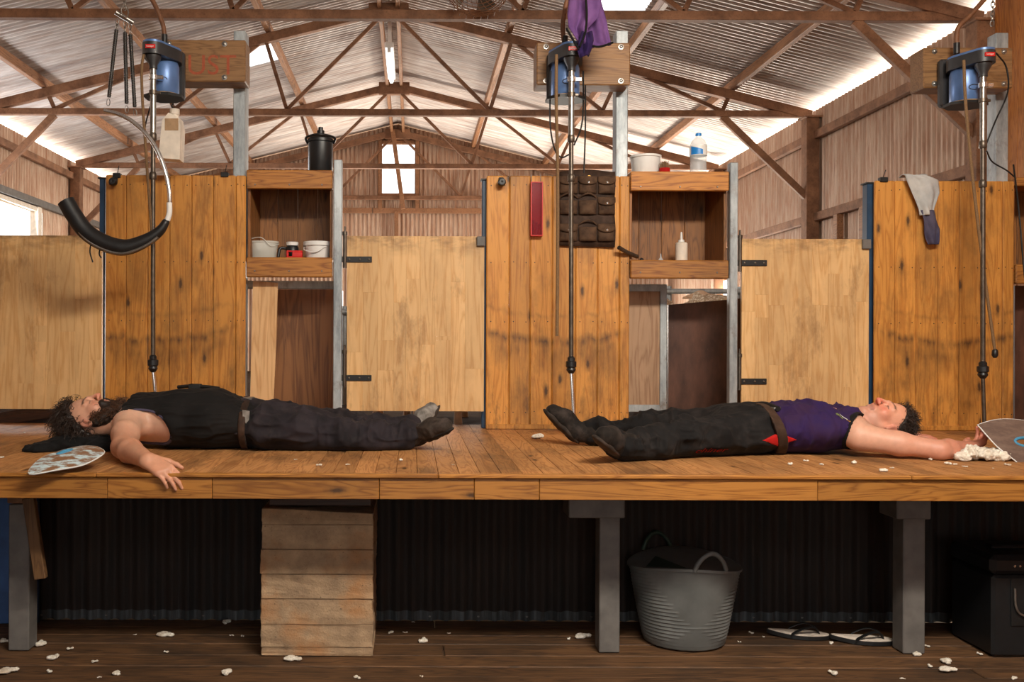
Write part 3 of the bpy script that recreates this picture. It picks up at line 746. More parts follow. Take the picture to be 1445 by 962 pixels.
# end boards lower wall below shelf (pens beyond): leaning plywood, framed panels
def slab(name, pts, D, t, mat, label, cat, tilt=0.0):
    m = MB(); zs = [at(px, py, D) for px, py in pts]
    m.prism([(p.x, p.z) for p in zs], 0, t, lambda a, b, h: (a, D+h + tilt*(b-zs[0].z), b))
    return tag(m.obj(name, MAT[mat]), label, cat)
slab('plywood_offcut', ((352, 602), (357, 396), (392, 399), (389, 500), (384, 602)), 5.42, .018, 'ply', 'pale plywood offcut standing upright under the shelf of tubs', 'board')
slab('plywood_sheet', ((366, 588), (366, 408), (476, 408), (476, 588)), 5.78, .02, 'ply_brown', 'brown plywood pen panel under the shelf of tubs', 'panel')
tag(MB().box((X(345, 5.8), 5.802, Z(420, 407, 5.8)), (X(480, 5.8), 5.87, Z(420, 396, 5.8)), .003).obj('pen_rail', MAT['galv']), 'galvanised rail along the top of the brown plywood pen panel', 'rail')
tag(MB().box((X(345, 5.8), 5.802, Z(420, 606, 5.8)), (X(480, 5.8), 5.87, Z(420, 594, 5.8)), .003).obj('pen_rail', MAT['galv']), 'galvanised rail along the foot of the brown plywood pen panel', 'rail')
fr = empty('framed_pen_panel', (X(915, 5.62), 5.62, BZ-.03), 'greyed plywood pen panel in a galvanised frame under the bottle shelf', 'panel')
D = 5.62
part(fr, 'plywood', MB().box((X(880, D), D+.012, Z(915, 572, D)), (X(933, D), D+.03, Z(915, 407, D)), .002), 'ply_grey')
for a, b, c, d in ((880, 931.5, 401, 411), (880, 931.5, 571, 581), (931.5, 941, 401, 601), (872, 880, 401, 601)):
    part(fr, 'frame_bar', MB().box((X(a, D), D, Z(915, d, D)), (X(b, D), D+.04, Z(915, c, D)), .002), 'galv')
slab('formply_panel', ((943, 603), (943, 430), (1045, 421), (1045, 603)), 5.82, .02, 'formply', 'dark brown formply pen panel speckled with dirt under the bottle shelf', 'panel')
slab('formply_panel', ((1432, 604), (1432, 403), (1520, 403), (1520, 604)), 5.62, .02, 'formply', 'dark purple-brown formply panel at the end of the rag partition', 'panel')
for px0, px1, y, D, w in ((480, 700, 440, 7.7, 'behind the smudged gate'), (940, 1060, 411, 8.2, 'above the dark formply panel'), (1040, 1240, 412, 8.4, 'behind the gate beside the rag')):
    tag(MB().tube([at(px0, y, D), at(px1, y, D)], .024, 12).obj('pipe_rail', MAT['galv'], None, 50), f'round galvanised pen rail {w}', 'rail')
    for px, en in ((px0+6, 'at its hinge-post end'), (px1-6, 'at its far end')):
        p = at(px, y, D); tag(MB().tube([(p.x, D+.05, BZ-.03), (p.x, D+.05, p.z+.05)], .024, 12).obj('pipe_post', MAT['galv'], None, 50), f'round galvanised pen post {w}, {en}', 'post', 'round pen posts')

for k, (x0, y0, x1, y1) in enumerate(((-30, 598, 84, 582), (-30, 592, 70, 576), (-25, 603, 90, 590))):
    tag(MB().bar(at(x0, y0, 5.62+.02*k), at(x1, y1, 5.70+.02*k), .05, .018, (0, 1, 0), .003).obj('loose_board', MAT['joist']), ('top', 'hindmost', 'lowest')[(0, 1, 2)[k]] + ' of three dark loose boards sloping under the gate near the window', 'board')
# ================================================================== SHEARING MACHINES
def capsule_hull(c0, r0, c1, r1, n=20):
    """2D outline around two circles"""
    d = Vector((c1[0]-c0[0], c1[1]-c0[1])); a0 = math.atan2(d.y, d.x); b = math.acos(max(-1, min(1, (r0-r1)/d.length)))
    out = []
    for k in range(n+1):
        a = a0 + b + (2*math.pi-2*b)*k/n; out.append((c0[0]+r0*math.cos(a), c0[1]+r0*math.sin(a)))
    for k in range(n+1):
        a = a0 - b + 2*b*k/n; out.append((c1[0]+r1*math.cos(a), c1[1]+r1*math.sin(a)))
    return out
def machine(mx, sx, ztop, label, lower, badge_rot=0, plate=None):
    """mx,my motor axis; sx shaft axis; ztop top of the black head"""
    my, sy = 5.085, 4.955
    r = empty('shearing_motor', (mx, my, ztop), label, 'motor', 'overhead shearing motors')
    part(r, 'motor_body', MB().lathe([(.074, ztop-.25), (.079, ztop-.243), (.079, ztop-.10), (.074, ztop-.078), (.07, ztop-.07)], (mx, my, 0), 32), 'motorblue', 40)
    hp = capsule_hull((mx, my), .093, (sx, sy), .058)
    m = MB(); m.prism(hp, ztop-.075, ztop-.012); hd = part(r, 'gear_head', m, 'motorblack', 40)
    hp2 = capsule_hull((mx, my), .090, (sx, sy), .055)
    part(r, 'head_cover', MB().prism(hp2, ztop-.012, ztop), 'motorblue', 40)
    part(r, 'shaft_cone', MB().lathe([(.042, ztop-.075), (.04, ztop-.09), (.022, ztop-.125), (.022, ztop-.145)], (sx, sy, 0), 20), 'motorblack', 40)
    bp = [(mx + .112*math.cos(a)*1.0, my + .10*math.sin(a)) for a in [math.pi/8 + k*math.pi/4 for k in range(8)]]
    part(r, 'base_plate', MB().prism(bp, ztop-.272, ztop-.257), 'black')
    part(r, 'base_ring', MB().lathe([(.082, ztop-.257), (.082, ztop-.250), (.079, ztop-.2495)], (mx, my, 0), 28), 'dustcard', 40)
    part(r, 'back_bracket', MB().box((mx-.085, my+.088, ztop-.25), (mx+.085, my+.134, ztop+.02), .012), 'motorblack')
    part(r, 'arm', MB().box((mx-.04, my+.04, ztop+.001), (mx+.04, my+.13, ztop+.022), .006), 'motorblack')
    # drive tube, clamp and knuckle
    zk, zl, xl, yl = lower
    part(r, 'drive_tube', MB().tube([(sx, sy, ztop-.135), (sx, sy, ztop-.52)], .016, 14), 'steel', 50)
    part(r, 'clamp_ring', MB().lathe([(.019, ztop-.205), (.024, ztop-.203), (.024, ztop-.178), (.019, ztop-.176)], (sx, sy, 0), 16).box((sx+.015, sy-.008, ztop-.2), (sx+.055, sy+.008, ztop-.18), .003), 'chrome', 40)
    part(r, 'clamp_ring', MB().lathe([(.017, ztop-.285), (.022, ztop-.283), (.022, ztop-.262), (.017, ztop-.26)], (sx, sy, 0), 16).box((sx+.015, sy-.006, ztop-.28), (sx+.04, sy+.006, ztop-.265), .003), 'darksteel', 40)
    part(r, 'down_tube', MB().tube([(sx, sy, ztop-.50), (sx+.004, sy, zk+.03)], .0125, 14), 'darksteel', 50)
    part(r, 'tube_ferrule', MB().lathe([(.017, ztop-.53), (.02, ztop-.525), (.02, ztop-.50), (.017, ztop-.49)], (sx, sy, 0), 14), 'darksteel', 40)
    part(r, 'tube_ferrule', MB().lathe([(.018, ztop-.74), (.02, ztop-.735), (.02, ztop-.71), (.015, ztop-.70)], (sx, sy, 0), 14), 'darksteel', 40)
    kx = sx+.004
    part(r, 'knuckle', MB().lathe([(.012, zk+.045), (.02, zk+.035), (.02, zk+.02), (.029, zk+.015), (.029, zk-.012), (.022, zk-.018), (.026, zk-.03), (.016, zk-.045), (.011, zk-.05)], (kx, sy, 0), 12), 'blackplastic', 30)
    part(r, 'lower_rod', MB().tube([(kx, sy, zk-.04), (xl, yl, zl)], .0105, 12), 'chrome' if plate != 'dark' else 'darksteel', 50)
    part(r, 'rod_end', MB().lathe([(.012, zl+.02), (.02, zl+.014), (.02, zl-.012), (.01, zl-.02)], (xl, yl, 0), 12), 'blackplastic', 40)
    # red maker's badges and oval emblem
    d = Vector((sx-mx, sy-my)).normalized(); 
    bx, by = sx, sy-.0585
    part(hd, 'badge', MB().box((bx-.026, by-.0025, ztop-.052), (bx+.026, by+.006, ztop-.03), .001), 'red')
    Mx = Matrix.Translation((bx, by-.003, ztop-.041)) @ Matrix.Rotation(math.pi/2, 4, 'X')
    under(text_mesh('heiniger', .0125, MAT['white'], 'badge_text', Mx), hd)
    em = bez([(mx+.004+.03*math.cos(a), my-.0805, ztop-.185+.014*math.sin(a)) for a in [k*2*math.pi/14 for k in range(12)]], 3)
    part(r, 'oval_emblem', MB().tube([Vector((p.x, my-math.sqrt(max(0, .079**2-(p.x-mx)**2))-.001, p.z)) for p in em], .0022, 6), 'motorblack')
    return r
D0 = 4.955
zt1 = Z(220, 63, 5.0)
machine(X(231, 5.085), X(215, D0), zt1, 'blue and black shearing motor above the curved black sling', (Z(221, 512, D0), Z(223, 585, D0), X(223, D0), D0))
machine(X(796, 5.085), X(805, D0), Z(796, 66, 5.0), 'blue and black shearing motor under the purple singlet', (Z(804, 514, D0), BZ+.03, X(811, 4.9), 4.9))
machine(X(1361, 5.085), X(1386, D0), Z(1370, 74, 5.0), 'blue and black shearing motor beside the timber-lined wall', (Z(1383, 521, D0), BZ+.045, X(1398, 4.9), 4.95), plate='dark')
def mount(pxa, pxb, y0, y1, label, bolts):
    D = 5.225; a, b = X(pxa, D), X(pxb, D); pr = (pxa+pxb)/2; z0, z1 = Z(pr, y1, D), Z(pr, y0, D)
    r = empty('mounting_plank', ((a+b)/2, D, z0), label, 'plank', 'motor mounting planks')
    part(r, 'plank', MB().box((a, D, z0), (b, WY+.062, z1), .006), 'mount')
    for fx, fz in bolts:
        part(r, 'bolt', MB().lathe([(.016, 0), (.016, -.003), (.009, -.0035), (.009, -.010), (.006, -.012), (0, -.012)], (a+fx*(b-a), D, z0+fz*(z1-z0)), 10, 'y'), 'steel', 40)
    return r, a, b, z0, z1, D
q = mount(210, 345, 56, 115, 'weathered mounting plank with faded red letters', ((.78, .9), (.78, .1), (.2, .9)))
Mx = Matrix.Translation((X(297, 5.22), q[5]-.001, (q[3]+q[4])/2-.03)) @ Matrix.Rotation(math.pi/2, 4, 'X')
under(text_mesh('UST', .16, MAT['redpaint'], 'painted_letters', Mx, None, .0004), q[0])
mount(756, 888, 60, 120, 'plain mounting plank behind the purple singlet', ((.10, .9), (.10, .1), (.9, .9), (.9, .1)))
mount(1302, 1428, 67, 124, 'mounting plank beside the timber-lined wall', ((.12, .9), (.12, .1), (.9, .9), (.9, .1)))
# pull ropes
def rope(name, pts, r, mat, label, cat='rope', n=8):
    return tag(MB().tube(bez(pts, 6), r, n).obj(name, MAT[mat], None, 60), label, cat)
rope('pull_rope', [at(204, 72, 4.93), at(200, 96, 4.915), at(201, 140, 4.92), at(205, 200, 4.92), at(208, 245, 4.93)] + [at(214, 330, 4.95), at(217, 420, 4.96)], .008, 'rope', 'brown pull rope hanging from the motor above the sling')
rope('pull_rope', [at(785, 77, 4.90), at(785, 150, 4.92), at(787, 245, 4.95), at(787, 360, 4.97), at(786, 474, 4.98)], .009, 'rope', 'thick brown pull rope hanging beside the leather pouch')
o = rope('pull_rope', [at(1360, 85, 4.95), at(1363, 150, 4.95), at(1373, 255, 4.95), at(1388, 380, 4.96), at(1404, 495, 4.97)], .008, 'rope', 'pull rope hanging before the grey rag partition')
MB().lathe([(.006, .02), (.014, .01), (.016, -.015), (.008, -.03)], at(1404, 497, 4.97), 10).obj('toggle', MAT['blackplastic'], o, 40)
# conduits and loose wires
for pts, w in (([(205, -15), (217, 4), (225, 22), (231, 40), (232, 64)], 'motor above the sling'), ([(806, -25), (797, 15), (794, 40), (797, 66)], 'motor under the purple singlet'), ([(1405, -20), (1384, 5), (1366, 25), (1351, 42), (1350, 76)], 'motor beside the lined wall')):
    P = [at(*pts[0], 5.13) for _ in (0,)]; P = [Vector((P[0].x - (.35 if pts[0][0] < 300 else -.3), 5.13, roofz(P[0].x)-.12))] + bez([at(px, py, 5.13) for px, py in pts], 5); m = MB().tube(P, .013, 10); b = P[-1]
    o = tag(m.obj('conduit', MAT['conduit'], None, 50), f'brown power conduit running down to the {w}', 'conduit')
    MB().tube([b+Vector((0, 0, .06)), b], .017, 12).obj('gland', MAT['blackplastic'], o, 50)
for pts, w in (([(777, 100), (776, 160), (778, 190), (784, 214), (793, 222), (803, 218)], 'looping to the drive tube beside the plain plank'), ([(823, 100), (823, 150), (820, 180), (810, 205)], 'short, from the motor under the singlet'), ([(826, 120), (826, 180), (824, 244)], 'straight down behind the leather pouch'),
               ([(1406, 75), (1420, 95), (1422, 130), (1405, 170), (1391, 205)], 'curling beside the tall post at the lined wall'), ([(1392, 213), (1400, 228), (1420, 240), (1432, 250)], 'from drive tube to the end shelf'), ([(1430, 232), (1437, 290), (1444, 370), (1446, 392)], 'hanging over the end shelf'), ([(212, 150), (205, 178), (204, 200)], 'under the motor above the sling')):
    rope('cable', [at(px, py, 5.08 if i not in (0,) else 5.02) for i, (px, py) in enumerate(pts)], .0045, 'cable', 'thin black cable ' + w, 'cable', 6)
# milk bottle hung under motor
D = 5.1; mb = empty('plastic_jug', at(240, 225, D), 'dusty white plastic jug hanging below the motor over the sling', 'jug')
a, b, z0, z1 = X(226, D), X(257, D), Z(240, 225, D), Z(240, 167, D)
part(mb, 'body', MB().prism([(a, z0), (b-.006, z0-.01), (b, z1-.055), (b-.012, z1-.005), (a+.055, z1+.02), (a+.02, z1-.02)], 0, .10, lambda p, q_, h: (p, D-.05+h, q_)), 'offwhite')
part(mb, 'neck', MB().lathe([(.022, z1), (.022, z1+.02), (.027, z1+.02), (.027, z1+.05), (0, z1+.052)], ((a+b)/2+.015, D, 0), 16), 'offwhite', 40)
part(mb, 'dusty_patch', MB().box((a+.035, D-.052, z1-.078), (b-.012, D-.0495, z1-.012), .001), 'dustcard')
part(mb, 'hanger', MB().tube(bez([(a+.075, D, z1+.045), (a+.06, D, z1+.07), (a+.07, D, Z(240, 146, D))], 5), .004, 6), 'cable')
# ---- back sling: chain, bar, springs, steel arch, black padded sling
DS = 4.75
sl_ = empty('back_sling', at(175, 20, DS), 'curved black padded back sling hung on three springs and a bent steel tube', 'sling')
def links(root, p, q, rl, rw, r, mat='steel', step=1.45):
    p, q = Vector(p), Vector(q); n = max(1, int((q-p).length/(rl*step))); d = (q-p).normalized()
    for k in range(n):
        c = p + (q-p)*((k+.5)/n); u = d.orthogonal().normalized(); w = d.cross(u)
        if k % 2: u, w = w, u
        pts = [c + d*math.cos(t)*rl + u*math.sin(t)*rw for t in [2*math.pi*j/12 for j in range(12)]]
        under(MB().tube(pts, r, 6, closed=True).obj('chain_link', MAT[mat], None, 60), root)
links(sl_, at(175, -25, DS), at(176, 14, DS), .014, .008, .0025)
links(sl_, at(176, 8, DS), at(176, 24, DS), .03, .02, .0035, step=2.2)
q0 = at(175, -24, DS); part(sl_, 'hanging_wire', MB().tube([q0, (RX-1.33, DS, roofz(RX-1.33)-.13)], .004, 6), 'steel')
part(sl_, 'spreader_bar', MB().tube([at(163, 17, DS), at(188, 32, DS+.05)], .013, 12), 'steel', 50)
for top, bot in (((166, 27), (152, 152)), ((176, 30), (179, 162)), ((183, 33), (191, 167))):
    A, B = at(*top, DS), at(*bot, DS); d = B-A
    s0, s1 = A + d*.12, A + d*.88
    part(sl_, 'spring', MB().tube([s0, s1], .0095, 10), 'rubber', 50)
    coil = [s0 + (s1-s0)*(k/150) + Vector((math.cos(k*1.25)*.010, math.sin(k*1.25)*.010, 0)) for k in range(151)]
    part(sl_, 'spring_coil', MB().tube(coil, .0022, 5), 'darksteel', 60)
    links(sl_, A, s0, .016, .008, .0022, step=1.6); links(sl_, s1, B, .018, .009, .0022, step=1.7)
arch = bez([at(147, 156, DS), at(172, 163, DS), at(196, 179, DS), (at(218, 205, DS)), at(232, 238, DS), at(239, 272, DS), at(238, 302, DS), at(228, 324, DS), at(205, 343, DS), at(175, 352, DS), at(145, 347, DS), at(118, 330, DS), at(100, 305, DS), at(92, 285, DS)], 6)
part(sl_, 'bent_tube', MB().tube(arch[:48], .0115, 14), 'chrome', 50)
cov = bez([at(236, 310, DS), at(225, 326, DS), at(204, 340, DS), at(176, 349, DS), at(148, 343, DS), at(122, 327, DS), at(104, 303, DS), at(93, 284, DS)], 6)
m = MB(); n = len(cov)
rad = [.018 + .026*min(1, k/(n*.45)) for k in range(n)]; rad[0] = .012
part(sl_, 'padded_cover', m.tube(cov, rad, 16), 'rubber', 60)
part(sl_, 'edge_tube', MB().tube([p + Vector((0, -.028, -.034)) for p in cov[6:-2]], .0085, 8), 'steel', 50)
part(sl_, 'tape_wrap', MB().tube([p for p in bez([at(239, 286, DS), at(239, 300, DS), at(236, 311, DS)], 4)], .0145, 12), 'white', 50)
part(sl_, 'loose_tie', MB().tube(bez([at(128, 345, DS), at(127, 356, DS), at(131, 370, DS)], 5), .004, 6).tube(bez([at(142, 348, DS), at(140, 358, DS), at(143, 364, DS)], 5), .004, 6), 'cable')

# ================================================================== THINGS ON THE WALL
def bulb(px, py, label):
    D = WY; p = at(px, py, D-.001); r = empty('hook_knob', p, label, 'knob', 'black knobs on the partitions')
    part(r, 'bracket', MB().box((p.x-.014, D-.012, p.z+.005), (p.x+.014, D-.001, p.z+.035), .003), 'black')
    part(r, 'knob', MB().lathe([(.012, -.001), (.012, -.025), (.022, -.03), (.024, -.05), (.018, -.062), (.008, -.064), (0, -.06)], (p.x, D, p.z), 18, 'y'), 'rubber', 40)
bulb(163, 258, 'black round knob at the corner of the sling partition'); bulb(707, 259, 'black round knob at the corner of the red box partition')
for px, py, w in ((165, 247, 'beside the round knob'), (317, 246, 'near the tall post'), (1247, 253, 'beside the grey rag')):
    p = at(px, py, WY); o = tag(MB().box((p.x-.022, WY-.01, p.z-.016), (p.x+.022, WY+.026, p.z+.012), .003).obj('bulldog_clip', MAT['black']), f'black clip on a partition top {w}', 'clip')
    MB().tube([(p.x, WY+.01, p.z+.01), (p.x+.012, WY+.0, p.z+.055)], .0025, 6).obj('clip_arm', MAT['black'], o)
# red comb box
D = WY; a, b, z0, z1 = X(747, D), X(764, D), Z(755, 334, D), Z(755, 258, D)
rb = empty('comb_box', ((a+b)/2, D, z0), 'narrow red plastic comb box hanging on the plank partition', 'box')
for nm, p, q_ in (('frame_side', (a, D-.045, z0), (a+.006, D-.002, z1)), ('frame_side', (b-.006, D-.045, z0), (b, D-.002, z1)), ('frame_top', (a+.006, D-.045, z1-.006), (b-.006, D-.002, z1)), ('frame_bottom', (a+.006, D-.045, z0), (b-.006, D-.002, z0+.006)), ('frame_back', (a+.006, D-.006, z0+.006), (b-.006, D-.003, z1-.006))):
    part(rb, nm, MB().box(p, q_, .001), 'red')
part(rb, 'window', MB().box((a+.006, D-.043, z0+.007), (b-.006, D-.041, z1-.007)), 'redclear')
for k in range(3): part(rb, 'comb', MB().box((a+.012+k*.017, D-.036, z0+.008), (a+.024+k*.017, D-.014, z0+.09-.01*k), .002), 'black')
part(rb, 'hanger', MB().tube([(a+.008, D-.004, z1), (a+.008, D-.004, z1+.05)], .002, 6).tube([(b-.008, D-.004, z1), (b-.008, D-.004, z1+.05)], .002, 6), 'steel')
# leather pouch
a, b, z0, z1 = X(787, D), X(866, D), Z(826, 347, D), Z(826, 243, D)
lp = empty('leather_tool_roll', ((a+b)/2, D, z0), 'dark brown leather tool roll with three rows of buttoned pockets', 'pouch')
def back(u, v):
    x_ = a+(b-a)*u; zz = z0 + (z1-z0)*v; top = .012*math.sin(math.pi*min(1, u*1.1)) if v > .9 else 0
    return (x_ + .004*math.sin(v*9), D-.016-.004*math.sin(u*7+v*5), zz + top - .01*u*(v < .1))
m = MB().grid(back, 12, 10); part(lp, 'backing', m, 'leather', 60); lp.children[-1].modifiers.new('thickness', 'SOLIDIFY').thickness = .006
rowz = (.70, .42, .06); cols = [(0.0, .34), (.35, .68), (.69, 1.0)]
for ri, vz in enumerate(rowz):
    for ci, (u0, u1) in enumerate(cols):
        zb = z0+(z1-z0)*vz; hgt = (z1-z0)*.19; xa, xb = a+(b-a)*u0, a+(b-a)*u1; opened = (ci == 1 and ri > 0) or (ci == 0 and ri == 1)
        def pk(u, v, xa=xa, xb=xb, zb=zb, hgt=hgt):
            return (xa+.003+(xb-xa-.006)*u, D-.022-.022*math.sin(math.pi*u)**.6*(1-.35*v)*(.35+.65*math.sin(math.pi*min(1, v+.15))), zb+hgt*v)
        pkt = part(lp, 'pocket', MB().grid(pk, 10, 6), 'leather2', 60); pkt.modifiers.new('thickness', 'SOLIDIFY').thickness = .004
        if not opened:
            def fp(u, v, xa=xa, xb=xb, zb=zb, hgt=hgt):
                e = math.sin(math.pi*u)**.5
                return (xa+(xb-xa)*u, D-.024-.026*math.sin(math.pi*u)**.6*(1-v*.7), zb+hgt*(1.22-.62*(1-v)*(.55+.45*e)))
            fo = part(pkt, 'flap', MB().grid(fp, 12, 5), 'leather2', 60); fo.modifiers.new('thickness', 'SOLIDIFY').thickness = .004
            part(pkt, 'stud', MB().lathe([(.008, 0), (.0075, -.004), (.003, -.007), (0, -.007)], ((xa+xb)/2, D-.049, zb+hgt*.75), 12, 'y'), 'chrome', 40)
        else:
            def fr_(u, v, xa=xa, xb=xb, zb=zb, hgt=hgt):
                e = math.sin(math.pi*u)
                return (xa+(xb-xa)*u, D-.02-.024*e, zb+hgt*(1.08+.32*e+.12*v))
            fo = part(pkt, 'raised_flap', MB().grid(fr_, 12, 2), 'leather2', 60); fo.modifiers.new('thickness', 'SOLIDIFY').thickness = .004
ey = [( (a+b)/2+.012+.011*math.cos(t), D-.024, z1-.035+.011*math.sin(t)) for t in [k*math.pi/7 for k in range(14)]]
part(lp, 'eyelet', MB().tube(ey, .004, 8, closed=True), 'brass', 50)
# grey rag
a, b = X(1270, D), X(1322, D); zt = Z(1296, 250, D)
rg_ = empty('rag', ((a+b)/2, D, zt), 'crumpled grey and navy rag draped over the top of a partition', 'cloth')
def drape(u, v, xs, zs, ph, amp):
    """interpolate left/right outline columns"""
    k = v*(len(zs)-1); i = min(int(k), len(zs)-2); f = k-i
    x0_ = xs[i][0]*(1-f)+xs[i+1][0]*f; x1_ = xs[i][1]*(1-f)+xs[i+1][1]*f; yy = zs[i]*(1-f)+zs[i+1]*f
    p = at(x0_+(x1_-x0_)*u, yy, D); fold = amp*(math.sin(u*9+v*4+ph)+.6*math.sin(u*17-v*7+ph*2))*min(1, v*1.5+.3)
    return (p.x, D-.03-amp*1.4-fold-(.012*math.sin(math.pi*u)), p.z)
m = MB().grid(lambda u, v: drape(u, v, [(1271, 1300), (1273, 1318), (1280, 1320), (1289, 1313), (1293, 1311)], [249, 256, 274, 295, 305], .3, .010), 18, 16)
m.grid(lambda u, v: (a+.01+(b-a)*.6*u, D-.035+.075*v, zt+.004+.012*math.sin(v*math.pi)+.004*math.sin(u*8)), 10, 6)
part(rg_, 'grey_cloth', m, 'greycloth', 70)
m = MB().grid(lambda u, v: drape(u, v, [(1293, 1312), (1297, 1316), (1299, 1320), (1301, 1319), (1304, 1318)], [298, 312, 324, 337, 346], 1.3, .008), 14, 12)
part(rg_, 'navy_cloth', m, 'navycloth', 70)
for c_ in rg_.children: c_.modifiers.new('thickness', 'SOLIDIFY').thickness = .004
# purple singlet hanging on the motor
D5 = 4.90
sg = empty('hanging_singlet', at(830, 40, D5), 'faded purple singlet hanging over the middle shearing motor', 'clothing')
def sing(rows, amp, ph, dy=0.0):
    def f(u, v):
        k = v*(len(rows)-1); i = min(int(k), len(rows)-2); t = k-i; r0, r1 = rows[i], rows[i+1]
        xl = r0[0]*(1-t)+r1[0]*t; xr = r0[1]*(1-t)+r1[1]*t; y0_ = r0[2]*(1-t)+r1[2]*t; y1_ = r0[3]*(1-t)+r1[3]*t
        p = at(xl+(xr-xl)*u, y0_+(y1_-y0_)*u, D5); return (p.x, D5+dy-amp*(math.sin(u*8+ph+v*2)+.5*math.sin(u*15-v*5+ph)), p.z)
    return f
m = MB().grid(sing([(806, 842, -18, -18), (802, 846, 0, 0), (799, 843, 25, 28), (800, 828, 42, 42), (810, 826, 58, 60), (818, 828, 68, 70)], .018, .4, -.03), 18, 22)
part(sg, 'front_fold', m, 'purple2', 70)
m = MB().grid(sing([(830, 846, -18, -18), (828, 850, 0, 0), (828, 858, 30, 28), (828, 864, 60, 55), (832, 865, 66, 60)], .014, 2.0, .03), 16, 18)
part(sg, 'side_fold', m, 'purple2', 70)
m = MB().grid(sing([(818, 832, 50, 50), (814, 834, 62, 62), (812, 832, 76, 74), (815, 828, 86, 82)], .014, 1.0, -.05), 12, 12)
part(sg, 'hem_fold', m, 'purple', 70)
for c_ in sg.children: c_.modifiers.new('thickness', 'SOLIDIFY').thickness = .005
tr_ = bez([at(799, 40, D5-.045), at(805, 50, D5-.05), at(812, 62, D5-.06), at(817, 70, D5-.06)], 5)
part(sg, 'dark_binding', MB().tube(tr_, .006, 8).tube(bez([at(828, 62, D5+.01), at(845, 66, D5+.0), at(865, 60, D5+.01)], 5), .006, 8).tube(bez([at(826, -10, D5-.06), at(828, 20, D5-.055), at(826, 45, D5-.06), at(818, 66, D5-.065)], 5), .006, 8), 'blackcloth', 60)

# ================================================================== THINGS ON SHELVES
def item(name, px, py, D, label, cat, group=None): return empty(name, at(px, py, D), label, cat, group)
zt1_, z21 = S1[0], S1[1]; zt2_, z22 = S2[0], S2[1]
# black drink cooler on top of the first shelf
Dj = 5.40; c = (X(451.5, Dj), Dj); h = Z(451, 192, Dj) - (zt1_-.002); jr = 17.5*Dj/FPX; zb = zt1_-.001
jg = empty('drink_cooler', (*c, zb), 'round black insulated drink cooler on top of the tub shelf', 'cooler')
part(jg, 'body', MB().lathe([(jr-.006, zb), (jr, zb+.008), (jr, zb+h*.80), (jr-.004, zb+h*.82)], (*c, 0), 32), 'blackplastic', 40)
part(jg, 'lid', MB().lathe([(jr+.004, zb+h*.82), (jr+.004, zb+h*.89), (jr-.012, zb+h*.97), (jr*.4, zb+h), (0, zb+h)], (*c, 0), 32), 'blackplastic', 40)
part(jg, 'spout', MB().lathe([(.022, zb+h), (.022, zb+h+.03), (.014, zb+h+.034), (.014, zb+h+.05), (0, zb+h+.052)], (*c, 0), 16), 'blackplastic', 40)
part(jg, 'handle', MB().tube(bez([(c[0]-jr-.004, Dj, zb+h*.8), (c[0]-jr-.008, Dj-.03, zb+h*.93), (c[0], Dj-jr-.012, zb+h*.96), (c[0]+jr+.008, Dj-.03, zb+h*.93), (c[0]+jr+.004, Dj, zb+h*.8)], 6), .007, 8), 'blackplastic', 60)
def bucket(name, px, D, zb, r0, r1, h, mat, label, lid=None, handle=True, sy=1.0, contents=None):
    c = (X(px, D), D); r = empty(name, (*c, zb), label, 'tub')
    pf = [(0, zb+.001), (r0, zb+.001), (r0+.002, zb+.004), (r1, zb+h-.012), (r1+.006, zb+h-.012), (r1+.006, zb+h), (r1-.002, zb+h), (r0-.003, zb+.005), (0, zb+.005)]
    part(r, 'body', MB().lathe(pf, (*c, 0), 32, sy=sy), mat, 40)
    if lid: part(r, 'lid', MB().lathe([(r1+.009, zb+h-.018), (r1+.01, zb+h+.006), (r1-.004, zb+h+.008), (r1-.008, zb+h+.004), (0, zb+h+.004)], (*c, 0), 32, sy=sy), lid, 40)
    if contents: part(r, 'contents', MB().lathe([(r0-.004, zb+.006), (r0+(r1-r0)*.45-.004, zb+h*.42), (0, zb+h*.45)], (*c, 0), 28, sy=sy), contents, 40)
    if handle: part(r, 'handle', MB().tube(bez([(c[0]-r1-.005, D, zb+h*.86), (c[0]-r1*.9, D-.07*sy, zb+h*(.5 if handle == 'down' else 1.05)), (c[0], D-r1*sy-.012, zb+h*(.4 if handle == 'down' else 1.15)), (c[0]+r1*.6, D-r1*sy*.8-.006, zb+h*.7), (c[0]+r1+.005, D, zb+h*.86)], 6), .003, 6), mat)
    return r
h1 = lambda y: Z(430, y, 5.45) - z21
bucket('plastic_container', 371, 5.45, z21, .074, .088, h1(341), 'cloudy', 'cloudy plastic container half full of green paste on the shelf', handle=True, sy=.7, contents='green')
bucket('white_bucket', 448, 5.45, z21, .068, .076, h1(344)+.004, 'white', 'lidded white plastic bucket on the tub shelf', 'white', 'down')
jr_ = item('glass_jar', 411, 363, 5.47, 'dark jar with a white lid behind a red block on the shelf', 'jar'); c = (X(412, 5.47), 5.47)
part(jr_, 'jar', MB().lathe([(.034, z21), (.038, z21+.006), (.038, z21+.07), (.03, z21+.082)], (*c, 0), 24), 'blackplastic', 40)
part(jr_, 'lid', MB().lathe([(.036, z21+.083), (.037, z21+.102), (.033, z21+.105), (0, z21+.105)], (*c, 0), 24), 'white', 40)
part(jr_, 'side_handle', MB().tube(bez([(c[0]-.036, 5.47, z21+.068), (c[0]-.07, 5.46, z21+.066), (c[0]-.078, 5.45, z21+.03), (c[0]-.08, 5.45, z21+.005)], 5), .009, 8), 'blackplastic', 50)
rb_ = MB(); a = X(404, 5.38); rb_.box((a, 5.37, z21), (a+.092, 5.41, z21+.012), .002); rb_.box((a, 5.37, z21+.012), (a+.012, 5.41, z21+.038), .002); rb_.box((a+.034, 5.37, z21+.012), (a+.092, 5.41, z21+.038), .002); rb_.box((a, 5.37, z21+.038), (a+.092, 5.41, z21+.046), .002)
